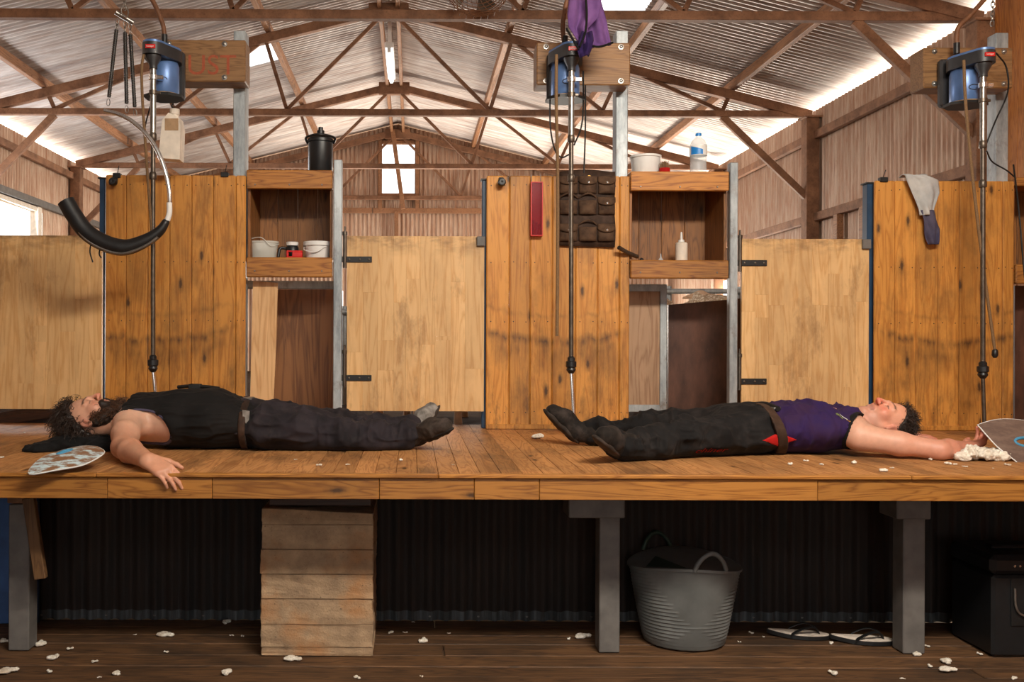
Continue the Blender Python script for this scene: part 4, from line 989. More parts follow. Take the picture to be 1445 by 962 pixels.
tag(rb_.obj('red_block', MAT['red']), 'small red plastic block with a square notch on the shelf edge', 'block')
# second shelf: squeeze bottle, steel rod, funnel
c = (X(961, 5.5), 5.5); sb = empty('squeeze_bottle', (*c, z22), 'off-white squeeze bottle with a nozzle on the shelf', 'bottle')
part(sb, 'body', MB().lathe([(.034, z22), (.036, z22+.005), (.036, z22+.115), (.03, z22+.122), (.016, z22+.125)], (*c, 0), 24), 'offwhite', 40)
part(sb, 'cap', MB().lathe([(.018, z22+.125), (.018, z22+.137), (.008, z22+.14), (.0055, z22+.18), (.003, z22+.185), (0, z22+.186)], (*c, 0), 16), 'white', 40)
rope('steel_rod', [at(873, 349, 5.24), at(885, 356, 5.28), at(899, 362, 5.36)], .012, 'darksteel', 'short steel handle resting on the end of the shelf rail', 'rod', 12)
c = (X(932, 5.42), 5.42); fn = empty('oil_funnel', (*c, z22), 'small clear funnel standing upside down on the shelf', 'funnel')
part(fn, 'cone', MB().lathe([(.018, z22), (.016, z22+.01), (.005, z22+.026), (.003, z22+.048)], (*c, 0), 16), 'clear', 40)
tag(MB().lathe([(.004, z22), (.011, z22+.006), (.011, z22+.014), (.004, z22+.02), (0, z22+.02)], (X(905, 5.39), 5.39, 0), 12).obj('small_cap', MAT['blackplastic'], None, 40), 'tiny black cap beside the steel handle on the shelf', 'cap')
# on top of second shelf
bucket('white_tub', 910, 5.44, zt2_-.002, .075, .086, .115, 'white', 'empty white plastic tub on top of the bottle shelf', handle=False)
c = (X(937, 5.36), 5.36); z = zt2_-.002; br = empty('scrub_brush', (*c, z), 'small round scrub brush with red base on the shelf top', 'brush')
part(br, 'base', MB().lathe([(.028, z), (.032, z+.008), (.030, z+.030), (.0, z+.030)], (*c, 0), 20), 'redcloth', 40)
m = MB()
for k in range(70):
    t, q_ = rr.uniform(0, 6.28), rr.uniform(0, .024); x_, y_ = c[0]+q_*math.cos(t), c[1]+q_*math.sin(t)
    m.tube([(x_, y_, z+.028), (x_+rr.uniform(-.008, .008), y_+rr.uniform(-.008, .008), z+.064+rr.uniform(-.006, .008))], .0016, 4)
part(br, 'bristles', m, 'rope')
c = (X(984.5, 5.375), 5.375); h = Z(984, 188, 5.375)-z; wb_ = empty('water_bottle', (*c, z), 'clear plastic water bottle with blue cap and label', 'bottle'); R_ = 11.5*5.42/FPX
part(wb_, 'body', MB().lathe([(R_*.8, z+.001), (R_, z+.012), (R_*.96, z+h*.3), (R_, z+h*.42), (R_, z+h*.70), (R_*.8, z+h*.80), (R_*.34, z+h*.90), (R_*.3, z+h*.93)], (*c, 0), 28), 'clear', 40)
part(wb_, 'label', MB().lathe([(R_+.0012, z+h*.44), (R_+.0012, z+h*.68)], (*c, 0), 28, caps=False), 'white', 40)
part(wb_, 'blue_print', MB().grid(lambda u, v: (c[0]+(R_+.002)*math.sin(-1.25+1.5*u), c[1]-(R_+.002)*math.cos(-1.25+1.5*u), z+h*(.455+.21*v*(1-.45*u))), 8, 3), 'bottleblue', 60)
part(wb_, 'cap', MB().lathe([(R_*.36, z+h*.925), (R_*.36, z+h*.99), (R_*.3, z+h), (0, z+h)], (*c, 0), 18), 'bottleblue', 40)

# ================================================================== ROOF FITTINGS
lt = empty('fluorescent_batten', (RX, 11.0, 4.66), 'lit fluorescent tube batten hung along the roof ridge', 'lamp')
zl = CAMZ + 3.27
part(lt, 'housing', MB().box((RX-.05, 10.35, zl+.03), (RX+.05, 11.65, zl+.09), .006), 'white')
part(lt, 'tube', MB().tube([(RX, 10.4, zl), (RX, 11.6, zl)], .022, 14), 'tube_light', 50)
part(lt, 'end_socket', MB().box((RX-.02, 10.37, zl-.02), (RX+.02, 10.4, zl+.03)).box((RX-.02, 11.6, zl-.02), (RX+.02, 11.63, zl+.03)), 'white')
for yy in (10.6, 11.4): part(lt, 'stem', MB().box((RX-.02, yy, zl+.09), (RX+.02, yy+.04, RZ-.03)), 'white')
wl_ = empty('work_light_housing', (1.1, .9, 3.72), 'flat white work light hung below the roof truss over the lower floor', 'lamp')
for dx in (-.3, .3): part(wl_, 'hanger', MB().tube([(1.1+dx, .93, 3.78), (1.1+dx, .98, 3.96)], .006, 6), 'steel')
part(wl_, 'housing', MB().bar((-.25, .88, 3.755), (2.45, .88, 3.755), .05, .34, (0, .8, .6), .01), 'white')
# wire cage fan
Df = 6.8; fc = at(674, -22, Df); R0 = 46*Df/FPX
fan = empty('wire_cage_fan', fc, 'round wire cage fan hung at the fan truss', 'fan')
m = MB()
for k in range(11):
    t = (k+.5)/11*math.pi/2; r_ = R0*math.sin(t); yy = -.11*math.cos(t)
    m.tube([fc+Vector((r_*math.cos(a_), yy, r_*math.sin(a_))) for a_ in [j*2*math.pi/40 for j in range(40)]], .0028, 5, closed=True)
for k in range(28):
    a_ = k*2*math.pi/28; m.tube([fc+Vector((R0*math.sin(t)*math.cos(a_+.5*t), -.11*math.cos(t), R0*math.sin(t)*math.sin(a_+.5*t))) for t in [j*math.pi/2/10 for j in range(1, 11)]] + [fc+Vector((R0*math.cos(a_+.78), .08, R0*math.sin(a_+.78)))], .0022, 4)
part(fan, 'cage', m, 'conduit', 60)
part(fan, 'hub', MB().lathe([(.045, .12), (.05, .02), (.05, -.03), (.0, -.05)], tuple(fc), 20, 'y'), 'darksteel', 40)
for k in range(4):
    a0 = k*math.pi/2+.4
    part(fan, 'blade', MB().grid(lambda u, v: tuple(fc+Vector(((.04+(R0*.82-.04)*u)*math.cos(a0+(v-.5)*(.6+.3*u)), .02+(v-.5)*.05, (.04+(R0*.82-.04)*u)*math.sin(a0+(v-.5)*(.6+.3*u)))) ), 6, 4), 'darksteel', 60)
part(fan, 'hanger', MB().bar(fc+Vector((0, .12, 0)), fc+Vector((0, .3, .0)), .03, .03).bar(fc+Vector((0, .28, .0)), (fc.x, fc.y+.28, roofz(fc.x)-.02), .03, .03), 'rust')
ch_ = empty('hanging_chain', at(1400, -20, 5.2), 'short steel chain hanging above the motor beside the lined wall', 'chain'); links(ch_, at(1402, -30, 5.2), at(1400, 36, 5.2), .017, .009, .003); q0 = at(1402, -29, 5.2); part(ch_, 'hanging_wire', MB().tube([q0, (q0.x, 5.2, roofz(q0.x)-.01)], .004, 6), 'steel')

# ================================================================== THINGS UNDER THE BOARD
c = (X(966, 4.07), 4.07); H = .345; r0, r1 = .172, .236; tubo = empty('flexible_tub', (*c, 0), 'ribbed grey flexible tub with two handles under the platform', 'tub'); SYT = .93
pf = []; nR = 22
for k in range(nR+1):
    f = k/nR; r_ = r0+(r1-r0)*f**.85; pf += [(r_, .006+H*f*.995), (r_+.0048, .006+H*min(1, f+.3/nR)), ] if k < nR else [(r_, H)]
mT = MB().lathe([(0, .001), (r0-.02, .001), (r0-.005, .003)] + pf + [(r1+.009, H-.004), (r1+.009, H+.006), (r1-.002, H+.008)], (*c, 0), 56, sy=SYT)
# rim rises towards the handles
def rimlift(o):
    for v in o.data.vertices:
        a_ = math.atan2(v.co.y-c[1], v.co.x-c[0]); f = max(0, v.co.z/H); v.co.z += .016*f*f*math.cos(2*(a_-1.4))
ob = part(tubo, 'body', mT, 'tub', 50); rimlift(ob)
ob = part(tubo, 'lining', MB().lathe([(0, .012), (r0-.006, .012), (r1-.006, H+.004)], (*c, 0), 48, sy=SYT), 'tubin', 50); rimlift(ob)
for a_ in (-1.35, 1.85):
    w = .16; P = []
    for t in [k/12 for k in range(13)]:
        aa = a_ + (t-.5)*.62; P.append((c[0]+(r1+.004)*math.cos(aa), c[1]+(r1+.004)*SYT*math.sin(aa), H+.012+.075*math.sin(math.pi*t)**.7))
    part(tubo, 'handle', MB().tube(bez(P, 2), .010, 10), 'tub' if a_ < 0 else 'tubin', 60)
# thongs
def thong(p, rot, label):
    r = empty('thong_sandal', p, label, 'sandal', 'pair of thongs under the platform'); r.rotation_euler.z = rot
    out = []
    for k in range(28):
        t = 2*math.pi*k/28; x_ = .135*math.cos(t); w_ = .041 + .011*math.cos(t) - .007*math.cos(2*t); out.append((x_, w_*math.sin(t)))
    MB().prism(out, .0, .016, lambda a_, b_, h: (a_, b_, h+.01*max(0, -a_/.135)**2)).obj('sole', MAT['rubber'], r)
    MB().prism([(a_*.95, b_*.92) for a_, b_ in out], .0165, .0195, lambda a_, b_, h: (a_, b_, h+.01*max(0, -a_/.135)**2)).obj('footbed', MAT['footbed'], r)
    for s in (-1, 1):
        P = bez([(.085, 0, .02), (.07, s*.012, .045), (.03, s*.034, .052), (-.02, s*.042, .03), (-.04, s*.043, .012)], 6)
        m = MB()
        for q0, q1 in zip(P[:-1], P[1:]): m.bar(q0, q1, .004, .016, (.3, s, 0))
        m.obj('strap', MAT['rubber'], r)
    return r
thong((X(1128, 4.12), 4.12, .002), math.radians(-12), 'black and cream thong sandal further from the support post')
thong((X(1218, 4.05), 4.05, .002), math.radians(-10), 'black and cream thong sandal touching the capped support post')
# tool box
D = 3.86; a = X(1402, D); bw = .48; tb = empty('tool_chest', (a+bw/2, D, 0), 'black plastic chest with metal latch at the end of the platform', 'chest')
dpt = .30; zt = Z(1410, 812, D)
part(tb, 'body', MB().box((a, D, 0), (a+bw, D+dpt, zt), .012), 'blackplastic')
part(tb, 'lid', MB().box((a-.008, D-.008, zt+.003), (a+bw+.008, D+dpt+.008, zt+.085), .02), 'blackplastic')
part(tb, 'lid_grip', MB().box((a+.06, D+.1, zt+.086), (a+bw-.06, D+.16, zt+.105), .008), 'blackplastic')
part(tb, 'recess', MB().box((a+.075, D-.006, zt-.21), (a+bw-.075, D-.001, zt-.01), .002), 'black')
part(tb, 'bail_handle', MB().tube(bez([(a+.085, D-.012, zt-.05), (a+.09, D-.014, zt-.13), (a+.13, D-.014, zt-.165), (a+.26, D-.014, zt-.165)], 6), .005, 8), 'steel', 60)
for k in range(2): part(tb, 'rivet', MB().lathe([(.006, 0), (.005, -.004), (0, -.005)], (a+.085+.022*k, D-.0085, zt+.042), 10, 'y'), 'chrome', 40)

# ================================================================== PADDLES
def paddle_obj(label, outline, M, mat, hole, dome, rim=True):
    r = empty('scoop_paddle', M.translation, label, 'paddle', None)
    n = len(outline); hc = Vector(hole[0]); m = MB(); rings = 7
    # ring mesh between outline and handle hole
    ho = [(hc.x + hole[1]*math.cos(2*math.pi*k/n+hole[3]), hc.y + hole[2]*math.sin(2*math.pi*k/n+hole[3])) for k in range(n)]
    def hgt(a_, b_):
        return dome*(1-min(1, (a_/.2)**2*.6+(b_/.13)**2*.6))
    for side, dz in ((0, .0), (1, -.006)):
        vs = []; fs = []
        for j in range(rings+1):
            f = j/rings
            for k in range(n):
                a_ = ho[k][0]*(1-f)+outline[k][0]*f; b_ = ho[k][1]*(1-f)+outline[k][1]*f; vs.append((a_, b_, hgt(a_, b_)+dz))
        for j in range(rings):
            for k in range(n): fs.append((j*n+k, j*n+(k+1) % n, (j+1)*n+(k+1) % n, (j+1)*n+k))
        m.add([M @ Vector(v) for v in vs], fs)
    part(r, 'blade', m, mat, 60)
    part(r, 'rim', MB().tube([M @ Vector((a_, b_, hgt(a_, b_)-.003)) for a_, b_ in outline], .0032, 8, closed=True), 'rim', 60)
    part(r, 'handle_hole_rim', MB().tube([M @ Vector((a_, b_, hgt(a_, b_)-.003)) for a_, b_ in ho], .007, 8, closed=True), 'bluepaint', 60)
    return r
def outl(pts, n=48):
    P = bez([Vector((a_, b_, 0)) for a_, b_ in pts + pts[:1]], 12)[:-1]; L = [0]
    for k in range(len(P)): L.append(L[-1] + (P[(k+1) % len(P)]-P[k]).length)
    out = []; j = 0
    for k in range(n):
        s = L[-1]*k/n
        while L[j+1] < s: j += 1
        f = (s-L[j])/max(1e-9, L[j+1]-L[j]); q = P[j]*(1-f)+P[(j+1) % len(P)]*f; out.append((q.x, q.y))
    # start near angle 0, counter clockwise
    return out
# left: lies on the edge of the board, tipping down
pA, pB = at(43, 679, 3.44), at(138, 640, 3.70)
ax = (pB-pA).normalized(); nrm = Vector((-.28, -.62, .74)); nrm = (nrm-ax*nrm.dot(ax)).normalized(); by_ = nrm.cross(ax)
M1 = Matrix((ax, by_, nrm)).transposed().to_4x4(); M1.translation = (pA+pB)/2 + Vector((0, .0, .012))
L = (pB-pA).length/2
paddle_obj('worn blue and white plastic paddle tipping over the platform edge', outl([(L, 0), (L*.8, .075), (0, .105), (-L*.7, .05), (-L, 0), (-L*.7, -.05), (0, -.105), (L*.8, -.075)]), M1, 'paddle_blue', ((.045, .055), .032, .014, 0), .03)
# right: leaning dusty one
Dp = 4.0; c0 = at(1432, 625, Dp); ax = Vector((1, .12, -.02)).normalized(); nrm = Vector((.1, -.80, .60)); nrm = (nrm-ax*nrm.dot(ax)).normalized(); by_ = nrm.cross(ax)
M2 = Matrix((ax, by_, nrm)).transposed().to_4x4(); M2.translation = c0
s_ = Dp/FPX
o2 = outl([(.21, .02), (.17, .09), (.09, .115), (-.02, .118), (-.125, .092), (-.132, .075), (-.10, -.02), (-.045, -.09), (-.018, -.125), (.05, -.118), (.15, -.10)], 48)
k0 = max(range(48), key=lambda k: o2[k][0]); o2 = o2[k0:]+o2[:k0]
r2 = paddle_obj('dusty brown plastic paddle with pale rim leaning beside the wool heap', o2, M2, 'paddle_brown', ((.05, .0), .055, .022, 0), .012)
r2.location = r2.location
# ================================================================== ORGANIC SHAPES (people, sheep): blended solids meshed on a grid
class SDF:
    def __init__(s, lo, hi, h):
        s.h = h; s.lo = np.array(lo, float); n = np.ceil((np.array(hi)-s.lo)/h).astype(int)+1
        s.ax = [s.lo[i] + h*np.arange(n[i]) for i in range(3)]; s.F = np.full(n, .5, np.float32)
    def sl(s, lo, hi):
        a = np.clip(np.floor((np.array(lo)-s.lo)/s.h).astype(int), 0, None); b = np.clip(np.ceil((np.array(hi)-s.lo)/s.h).astype(int)+1, 0, s.F.shape)
        if (b <= a).any(): return None
        S_ = tuple(slice(a[i], b[i]) for i in range(3))
        g = np.meshgrid(*[s.ax[i][S_[i]].astype(np.float32) for i in range(3)], indexing='ij'); return S_, g
    def _bl(s, S_, d, k, neg):
        A = s.F[S_]
        if neg: A = -A
        if k > 0:
            hh = np.clip(k-np.abs(A-d), 0, None)/k; r = np.minimum(A, d) - hh*hh*k*.25
        else: r = np.minimum(A, d)
        s.F[S_] = -r if neg else r
    def cone(s, a, b, ra, rb, k=.02, sc=(1, 1, 1), neg=False):
        a, b, sc = np.array(a, float), np.array(b, float), np.array(sc, float); R = max(ra, rb)*sc + k + .02
        q = s.sl(np.minimum(a, b)-R, np.maximum(a, b)+R)
        if q is None: return s
        S_, g = q; p = [(g[i]-a[i])/sc[i] for i in range(3)]; d = (b-a)/sc; L = float(d@d) or 1e-9
        t = np.clip((p[0]*d[0]+p[1]*d[1]+p[2]*d[2])/L, 0, 1)
        dist = (np.sqrt((p[0]-t*d[0])**2+(p[1]-t*d[1])**2+(p[2]-t*d[2])**2) - (ra+(rb-ra)*t))*sc.min()
        s._bl(S_, dist, k, neg); return s
    def ell(s, c, r, k=.02, R=None, neg=False):
        c, r = np.array(c, float), np.array(r, float); m = r.max()+k+.02; q = s.sl(c-m, c+m)
        if q is None: return s
        S_, g = q; p = np.stack([g[i]-c[i] for i in range(3)], -1)
        if R is not None: p = p @ R
        k0 = np.linalg.norm(p/r, axis=-1); k1 = np.linalg.norm(p/(r*r), axis=-1)+1e-9
        s._bl(S_, k0*(k0-1)/k1, k, neg); return s
    def chain(s, pts, rad, k=.02, sc=(1, 1, 1)):
        for i in range(len(pts)-1): s.cone(pts[i], pts[i+1], rad[i], rad[i+1], k, sc)
        return s
    def plane(s, n, d):
        """keep the side n.p > d"""
        g = np.meshgrid(*s.ax, indexing='ij'); s.F = np.maximum(s.F, (d-(n[0]*g[0]+n[1]*g[1]+n[2]*g[2])).astype(np.float32)); return s
    def copy(s):
        o = SDF.__new__(SDF); o.h, o.lo, o.ax, o.F = s.h, s.lo, s.ax, s.F.copy(); return o
    def blur(s, n=1):
        for _ in range(n):
            for ax in range(3):
                A = s.F; s.F = (np.roll(A, 1, ax)+2*A+np.roll(A, -1, ax))*.25
        return s
    def nets(s):
        F = s.F; F[0] = F[-1] = .5; F[:, 0] = F[:, -1] = .5; F[:, :, 0] = F[:, :, -1] = .5
        neg = F < 0; offs = np.array([(i, j, k) for i in (0, 1) for j in (0, 1) for k in (0, 1)]); n = np.array(F.shape)-1
        cnt = sum(neg[o[0]:o[0]+n[0], o[1]:o[1]+n[1], o[2]:o[2]+n[2]].astype(np.int8) for o in offs)
        I = np.argwhere((cnt > 0) & (cnt < 8)); V = np.stack([F[I[:, 0]+o[0], I[:, 1]+o[1], I[:, 2]+o[2]] for o in offs], 1)
        acc = np.zeros((len(I), 3)); c = np.zeros(len(I))
        for a in range(8):
            for b in range(a+1, 8):
                if np.abs(offs[a]-offs[b]).sum() != 1: continue
                m = (V[:, a] < 0) != (V[:, b] < 0); t = V[:, a]/(V[:, a]-V[:, b]+1e-12)
                acc += np.where(m[:, None], offs[a]+t[:, None]*(offs[b]-offs[a]), 0); c += m
        verts = s.lo + (I + acc/c[:, None])*s.h
        vid = np.full(n, -1); vid[tuple(I.T)] = np.arange(len(I)); quads = []
        for ax in range(3):
            sa = [slice(None)]*3; sb = [slice(None)]*3; sa[ax] = slice(0, -1); sb[ax] = slice(1, None)
            E = np.argwhere(neg[tuple(sa)] != neg[tuple(sb)]); u, w = [(1, 2), (2, 0), (0, 1)][ax]
            ok = (E[:, u] > 0) & (E[:, w] > 0) & (E[:, u] < n[u]) & (E[:, w] < n[w]); E = E[ok]
            flip = neg[tuple(E.T)]
            def cid(du, dw):
                e = E.copy(); e[:, u] -= du; e[:, w] -= dw; return vid[tuple(e.T)]
            q = np.stack([cid(1, 1), cid(0, 1), cid(0, 0), cid(1, 0)], 1); q[~flip] = q[~flip][:, ::-1]; quads.append(q)
        return verts, np.concatenate(quads)
def vnoise(P, seed=0):
    P = np.asarray(P); i = np.floor(P).astype(int); f = P-i; f = f*f*(3-2*f); out = 0
    for dx in (0, 1):
        for dy in (0, 1):
            for dz in (0, 1):
                h = ((i[:, 0]+dx)*374761393 + (i[:, 1]+dy)*668265263 + (i[:, 2]+dz)*2147483647 + seed*974711) & 0xffffffff
                h = ((h ^ (h >> 13))*1274126177) & 0xffffffff; h = (h ^ (h >> 16)) & 0xffff
                w = (f[:, 0] if dx else 1-f[:, 0])*(f[:, 1] if dy else 1-f[:, 1])*(f[:, 2] if dz else 1-f[:, 2]); out = out + w*(h/65535.0)
    return out
def normals(v, q):
    n = np.cross(v[q[:, 2]]-v[q[:, 0]], v[q[:, 3]]-v[q[:, 1]]); N = np.zeros_like(v)
    for k in range(4): np.add.at(N, q[:, k], n)
    return N/(np.linalg.norm(N, axis=1, keepdims=True)+1e-12)
def relax(v, q, it=2):
    for _ in range(it):
        acc = np.zeros_like(v); c = np.zeros(len(v))
        for k in range(4):
            np.add.at(acc, q[:, k], v[q[:, (k+1) % 4]]); np.add.at(acc, q[:, k], v[q[:, (k+3) % 4]]); np.add.at(c, q[:, k], 2)
        v = v*.5 + .5*acc/c[:, None]
    return v
def organic(name, sdf, mat, parent=None, disp=None, col=None, it=2, floor=None):
    v, q = sdf.nets(); v = relax(v, q, it)
    if disp is not None:
        N = normals(v, q); v = v + N*disp(v, N)[:, None]
    if floor is not None: v[:, 2] = np.maximum(v[:, 2], floor)
    me = bpy.data.meshes.new(name); me.from_pydata(v.tolist(), [], q.tolist()); me.materials.append(MAT[mat])
    me.polygons.foreach_set('use_smooth', [True]*len(me.polygons))
    if col is not None:
        at_ = me.color_attributes.new('Col', 'FLOAT_COLOR', 'POINT'); C = np.ones((len(v), 4), np.float32); C[:, :3] = col(v); at_.data.foreach_set('color', C.ravel())
    me.update(); o = link(name, me)
    if parent is not None: under(o, parent) if parent.type == 'EMPTY' else setattr(o, 'parent', parent)
    return o
def folds(dirs, amp, seed, fine=.0015):
    """cloth creases: ridged noise stretched along the given direction scale"""
    def f(v, N):
        n1 = vnoise(v*np.array(dirs)+seed, seed); n2 = vnoise(v*np.array(dirs)*2.1+seed*3, seed+5); n3 = vnoise(v*55, seed+9)
        r = 1-np.abs(2*n1-1); r2 = 1-np.abs(2*n2-1)
        return amp*(r**2*1.2+.6*r2**2-.7) + fine*(n3-.5)
    return f
class Head:
    def __init__(s, C, u, f):
        u, f = np.array(u, float), np.array(f, float); f /= np.linalg.norm(f); u -= f*(u@f); u /= np.linalg.norm(u); sd_ = np.cross(u, f)
        s.C = np.array(C, float); s.R = np.stack([sd_, u, f], 1)
    def w(s, l): return s.C + s.R @ np.array(l, float)
    def loc(s, v): return (v - s.C) @ s.R
    def add(s, G):
        E = lambda c, r, k=.02, neg=False: G.ell(s.w(c), r, k, s.R, neg)
        Cn = lambda a, b, ra, rb, k=.02, neg=False: G.cone(s.w(a), s.w(b), ra, rb, k, neg=neg)
        E((0, .03, -.012), (.074, .088, .098), .02); E((0, -.03, .025), (.060, .083, .062), .03)
        for g in (-1, 1):
            Cn((g*.047, -.05, .0), (g*.012, -.103, .062), .024, .018, .02); E((g*.040, -.028, .060), (.024, .024, .022), .025)
            E((g*.031, .002, .098), (.019, .012, .018), .016, True); E((g*.031, -.001, .079), (.0155, .0115, .0135), .004)
            Cn((g*.012, .019, .092), (g*.046, .016, .072), .0085, .007, .014)
            E((g*.0125, -.036, .100), (.0075, .0075, .009), .006); E((g*.0068, -.042, .106), (.0035, .003, .004), .002, True)
            E((g*.079, -.01, -.008), (.011, .031, .019), .006); E((g*.088, -.006, -.006), (.006, .018, .010), .006, True); E((g*.080, -.032, .002), (.008, .010, .008), .006)
        E((0, -.105, .066), (.022, .016, .018), .02)
        Cn((0, .014, .092), (0, -.022, .110), .0075, .0085, .012); E((0, -.033, .1125), (.0115, .011, .011), .008)
        Cn((-.021, -.066, .083), (.021, -.066, .083), .0055, .0055, .008); Cn((0, -.064, .090), (0, -.064, .090), .0065, .0065, .01); Cn((-.017, -.077, .082), (.017, -.077, .082), .0065, .0065, .008); Cn((0, -.077, .088), (0, -.077, .088), .007, .007, .01)
        Cn((-.03, -.071, .092), (.03, -.071, .092), .0018, .0018, .003, True)
        return s
    def colour(s, v, base, brow=(.05, .03, .02), stub=0.0, flush=.35):
        L = s.loc(v); c = np.tile(np.array(base), (len(v), 1)); sd_, u, f = np.abs(L[:, 0]), L[:, 1], L[:, 2]
        near = np.linalg.norm(L, axis=1) < .17
        def blend(w, col): nonlocal c; c = c*(1-w[:, None]) + np.array(col)*w[:, None]
        g = lambda x, s_: np.exp(-(x/s_)**2)
        red = np.array([base[0]*1.0, base[1]*.55, base[2]*.55])
        blend(near*np.clip(g(np.linalg.norm(L-np.array([0, -.035, .112]), axis=1), .022)+.6*g(np.hypot(sd_-.045, u+.03), .02)*(f > .03), 0, 1)*flush*1.6, red)
        blend(near*(f > .076)*g(u+.071, .0105)*(sd_ < .026)*.75, (.30, .10, .085))
        blend(near*(sd_ > .07)*g(np.hypot(u+.01, f+.008), .035)*.55, (.46, .12, .09))
        bl = near*(f > .05)*g(u-.0205-.006*np.sin(np.clip((sd_-.012)/.036, 0, 1)*np.pi), .0045)*(sd_ > .012)*(sd_ < .05); blend(np.clip(bl, 0, .85), brow)
        lash = near*(f > .055)*g(u+.0065+.12*((sd_-.031)/.1)**2, .0022)*(np.abs(sd_-.031) < .017); blend(np.clip(lash, 0, .9), (.03, .018, .013))
        if stub: blend(near*np.clip((-.048-u)/.02, 0, 1)*(f > -.04)*stub, (base[0]*.5, base[1]*.55, base[2]*.62))
        return c
def hand(G, Wp, d, c, n, curl=(.25, .35, .3), thumb=1, sc=1.0, spread=.08):
    """Wp wrist, d to fingers, c from index to little finger, n out of the back of the hand"""
    V = lambda x: np.array(x, float); Wp, d, c, n = V(Wp), V(d)/np.linalg.norm(d), V(c)/np.linalg.norm(c), V(n)/np.linalg.norm(n)
    K = []
    for i, (off, fw) in enumerate(((-.030, .092), (-.010, .096), (.010, .091), (.028, .082))):
        k_ = Wp + d*fw*sc + c*off*sc + n*.004; K.append(k_); G.cone(Wp+c*off*.55*sc, k_, .017*sc, .0125*sc, .014)
    G.ell(Wp + d*.035*sc - c*.022*sc - n*.012, (.022, .022, .02), .014)
    for i, ln in enumerate((.95, 1.05, .98, .78)):
        p = K[i]; a = 0; dd = d + c*spread*(i-1.5); dd /= np.linalg.norm(dd); r = .0092*sc if i < 3 else .0082*sc
        for j, l in enumerate((.043, .027, .022)):
            a += curl[j]*(1 if i < 1 else 1.15+.08*i); q = p + (dd*math.cos(a) - n*math.sin(a))*l*ln*sc
            G.cone(p, q, r, r*.92, .0035 if j else .006); p = q; r *= .93
    b = Wp + d*.022*sc - c*.026*sc; m1 = b + (d*.75 - c*.62 - n*.2)*.045*sc; m2 = m1 + (d*.93 - c*.3 - n*.15)*.034*sc; m3 = m2 + (d*.98 - c*.08 - n*.12)*.026*sc
    G.cone(b, m1, .0165*sc, .0125*sc, .012); G.cone(m1, m2, .0115*sc, .0105*sc, .004); G.cone(m2, m3, .0105*sc, .0085*sc, .004)
def boot(G, heel, toe, ankle, up):
    """up: unit vector from sole towards the instep"""
    h_, t_, a_, u_ = (np.array(x, float) for x in (heel, toe, ankle, up)); u_ /= np.linalg.norm(u_)
    m_ = h_*.45+t_*.55
    G.cone(h_+u_*.040, m_+u_*.042, .043, .046, .03); G.cone(m_+u_*.042, t_+u_*.034, .046, .037, .03); G.cone(h_+u_*.036, a_, .046, .052, .03)
def strands(name, roots, dirs, length, curl, rad, mat, parent, seed, grav=.4, n=9):
    m = MB(); r_ = random.Random(seed)
    for p, d in zip(roots, dirs):
        p, d = Vector(p), Vector(d).normalized(); L = length*r_.uniform(.55, 1.15); u = d.orthogonal().normalized(); w = d.cross(u); ph = r_.uniform(0, 6.28); cr = curl*r_.uniform(.5, 1.2); tw = r_.uniform(5, 11)*r_.choice((-1, 1)); pts = []
        for k in range(n):
            t = k/(n-1); q = p + d*L*t + Vector((0, 0, -1))*grav*L*t*t
            q += (u*math.cos(ph+tw*t)+w*math.sin(ph+tw*t)-u*math.cos(ph)-w*math.sin(ph))*cr*min(1, t*2)
            q.z = max(q.z, BZ+.006); pts.append(q)
        m.tube(pts, [rad*(1-.6*k/(n-1)) for k in range(n)], 4, cap=False)
    o = m.obj(name, MAT[mat], None, 60); return under(o, parent) if parent.type == 'EMPTY' else setattr(o, 'parent', parent)
def shell(base, off, cuts):
    """a layer of cloth: base grown by off and limited by cut fields (each an SDF array, kept where < 0)"""
    o = base.copy(); o.F = o.F-off
    for c in cuts: o.F = np.maximum(o.F, c)
    return o
def field(base, fn):
    g = np.meshgrid(*base.ax, indexing='ij'); return fn(*g).astype(np.float32)
def wrap_text(o, target, off=.002):
    from mathutils.bvhtree import BVHTree
    bv = BVHTree.FromPolygons([v.co for v in target.data.vertices], [p.vertices for p in target.data.polygons])
    for v in o.data.vertices:
        hit = bv.ray_cast(Vector((v.co.x, 3.0, v.co.z)), Vector((0, 1, 0)))
        if hit[0] is not None: v.co.y = hit[0].y - off
FL = BZ+.0015
SK = srgb(214, 160, 132)

# ------------------------------------------------------------------ bearded man in black
HL = Head((X(128, 4.33), 4.33, .952), (-.985, .05, -.10), (.10, -.16, .98))
G = SDF((-1.72, 3.38, .72), (-.68, 4.66, 1.12), .0042)
tors = [((-1.27, 4.38, .945), (-1.10, 4.38, .945), .112, .125, (1, 1.55, 1)), ((-1.10, 4.38, .945), (-.95, 4.38, .944), .125, .128, (1, 1.55, 1)), ((-.95, 4.38, .944), (-.74, 4.38, .915), .126, .10, (1, 1.6, 1))]
def torsoL(g, grow=0):
    for a, b, ra, rb, sc in tors: g.cone(a, b, ra, rb, .03, sc)
    g.cone((-1.34, 4.38, .935), (-1.29, 4.21, .93), .058, .068, .04); g.cone((-1.34, 4.38, .935), (-1.29, 4.55, .93), .058, .068, .04)
torsoL(G)
HL.add(G); G.cone(HL.w((0, -.05, -.025)), (-1.33, 4.37, .935), .056, .064, .03)
sh, el, wr_ = np.array((-1.29, 4.18, .932)), np.array((-1.215, 3.87, .868)), np.array((X(209, 3.55), 3.55, .852))
G.chain([sh, (sh+el)/2+np.array((0, 0, .004)), el], [.068, .056, .047], .03); fm = el*.68+wr_*.32
G.chain([el, fm, wr_], [.046, .049, .031], .02)
G.cone(wr_, wr_, .031, .031, .01, (1, 1, .85))
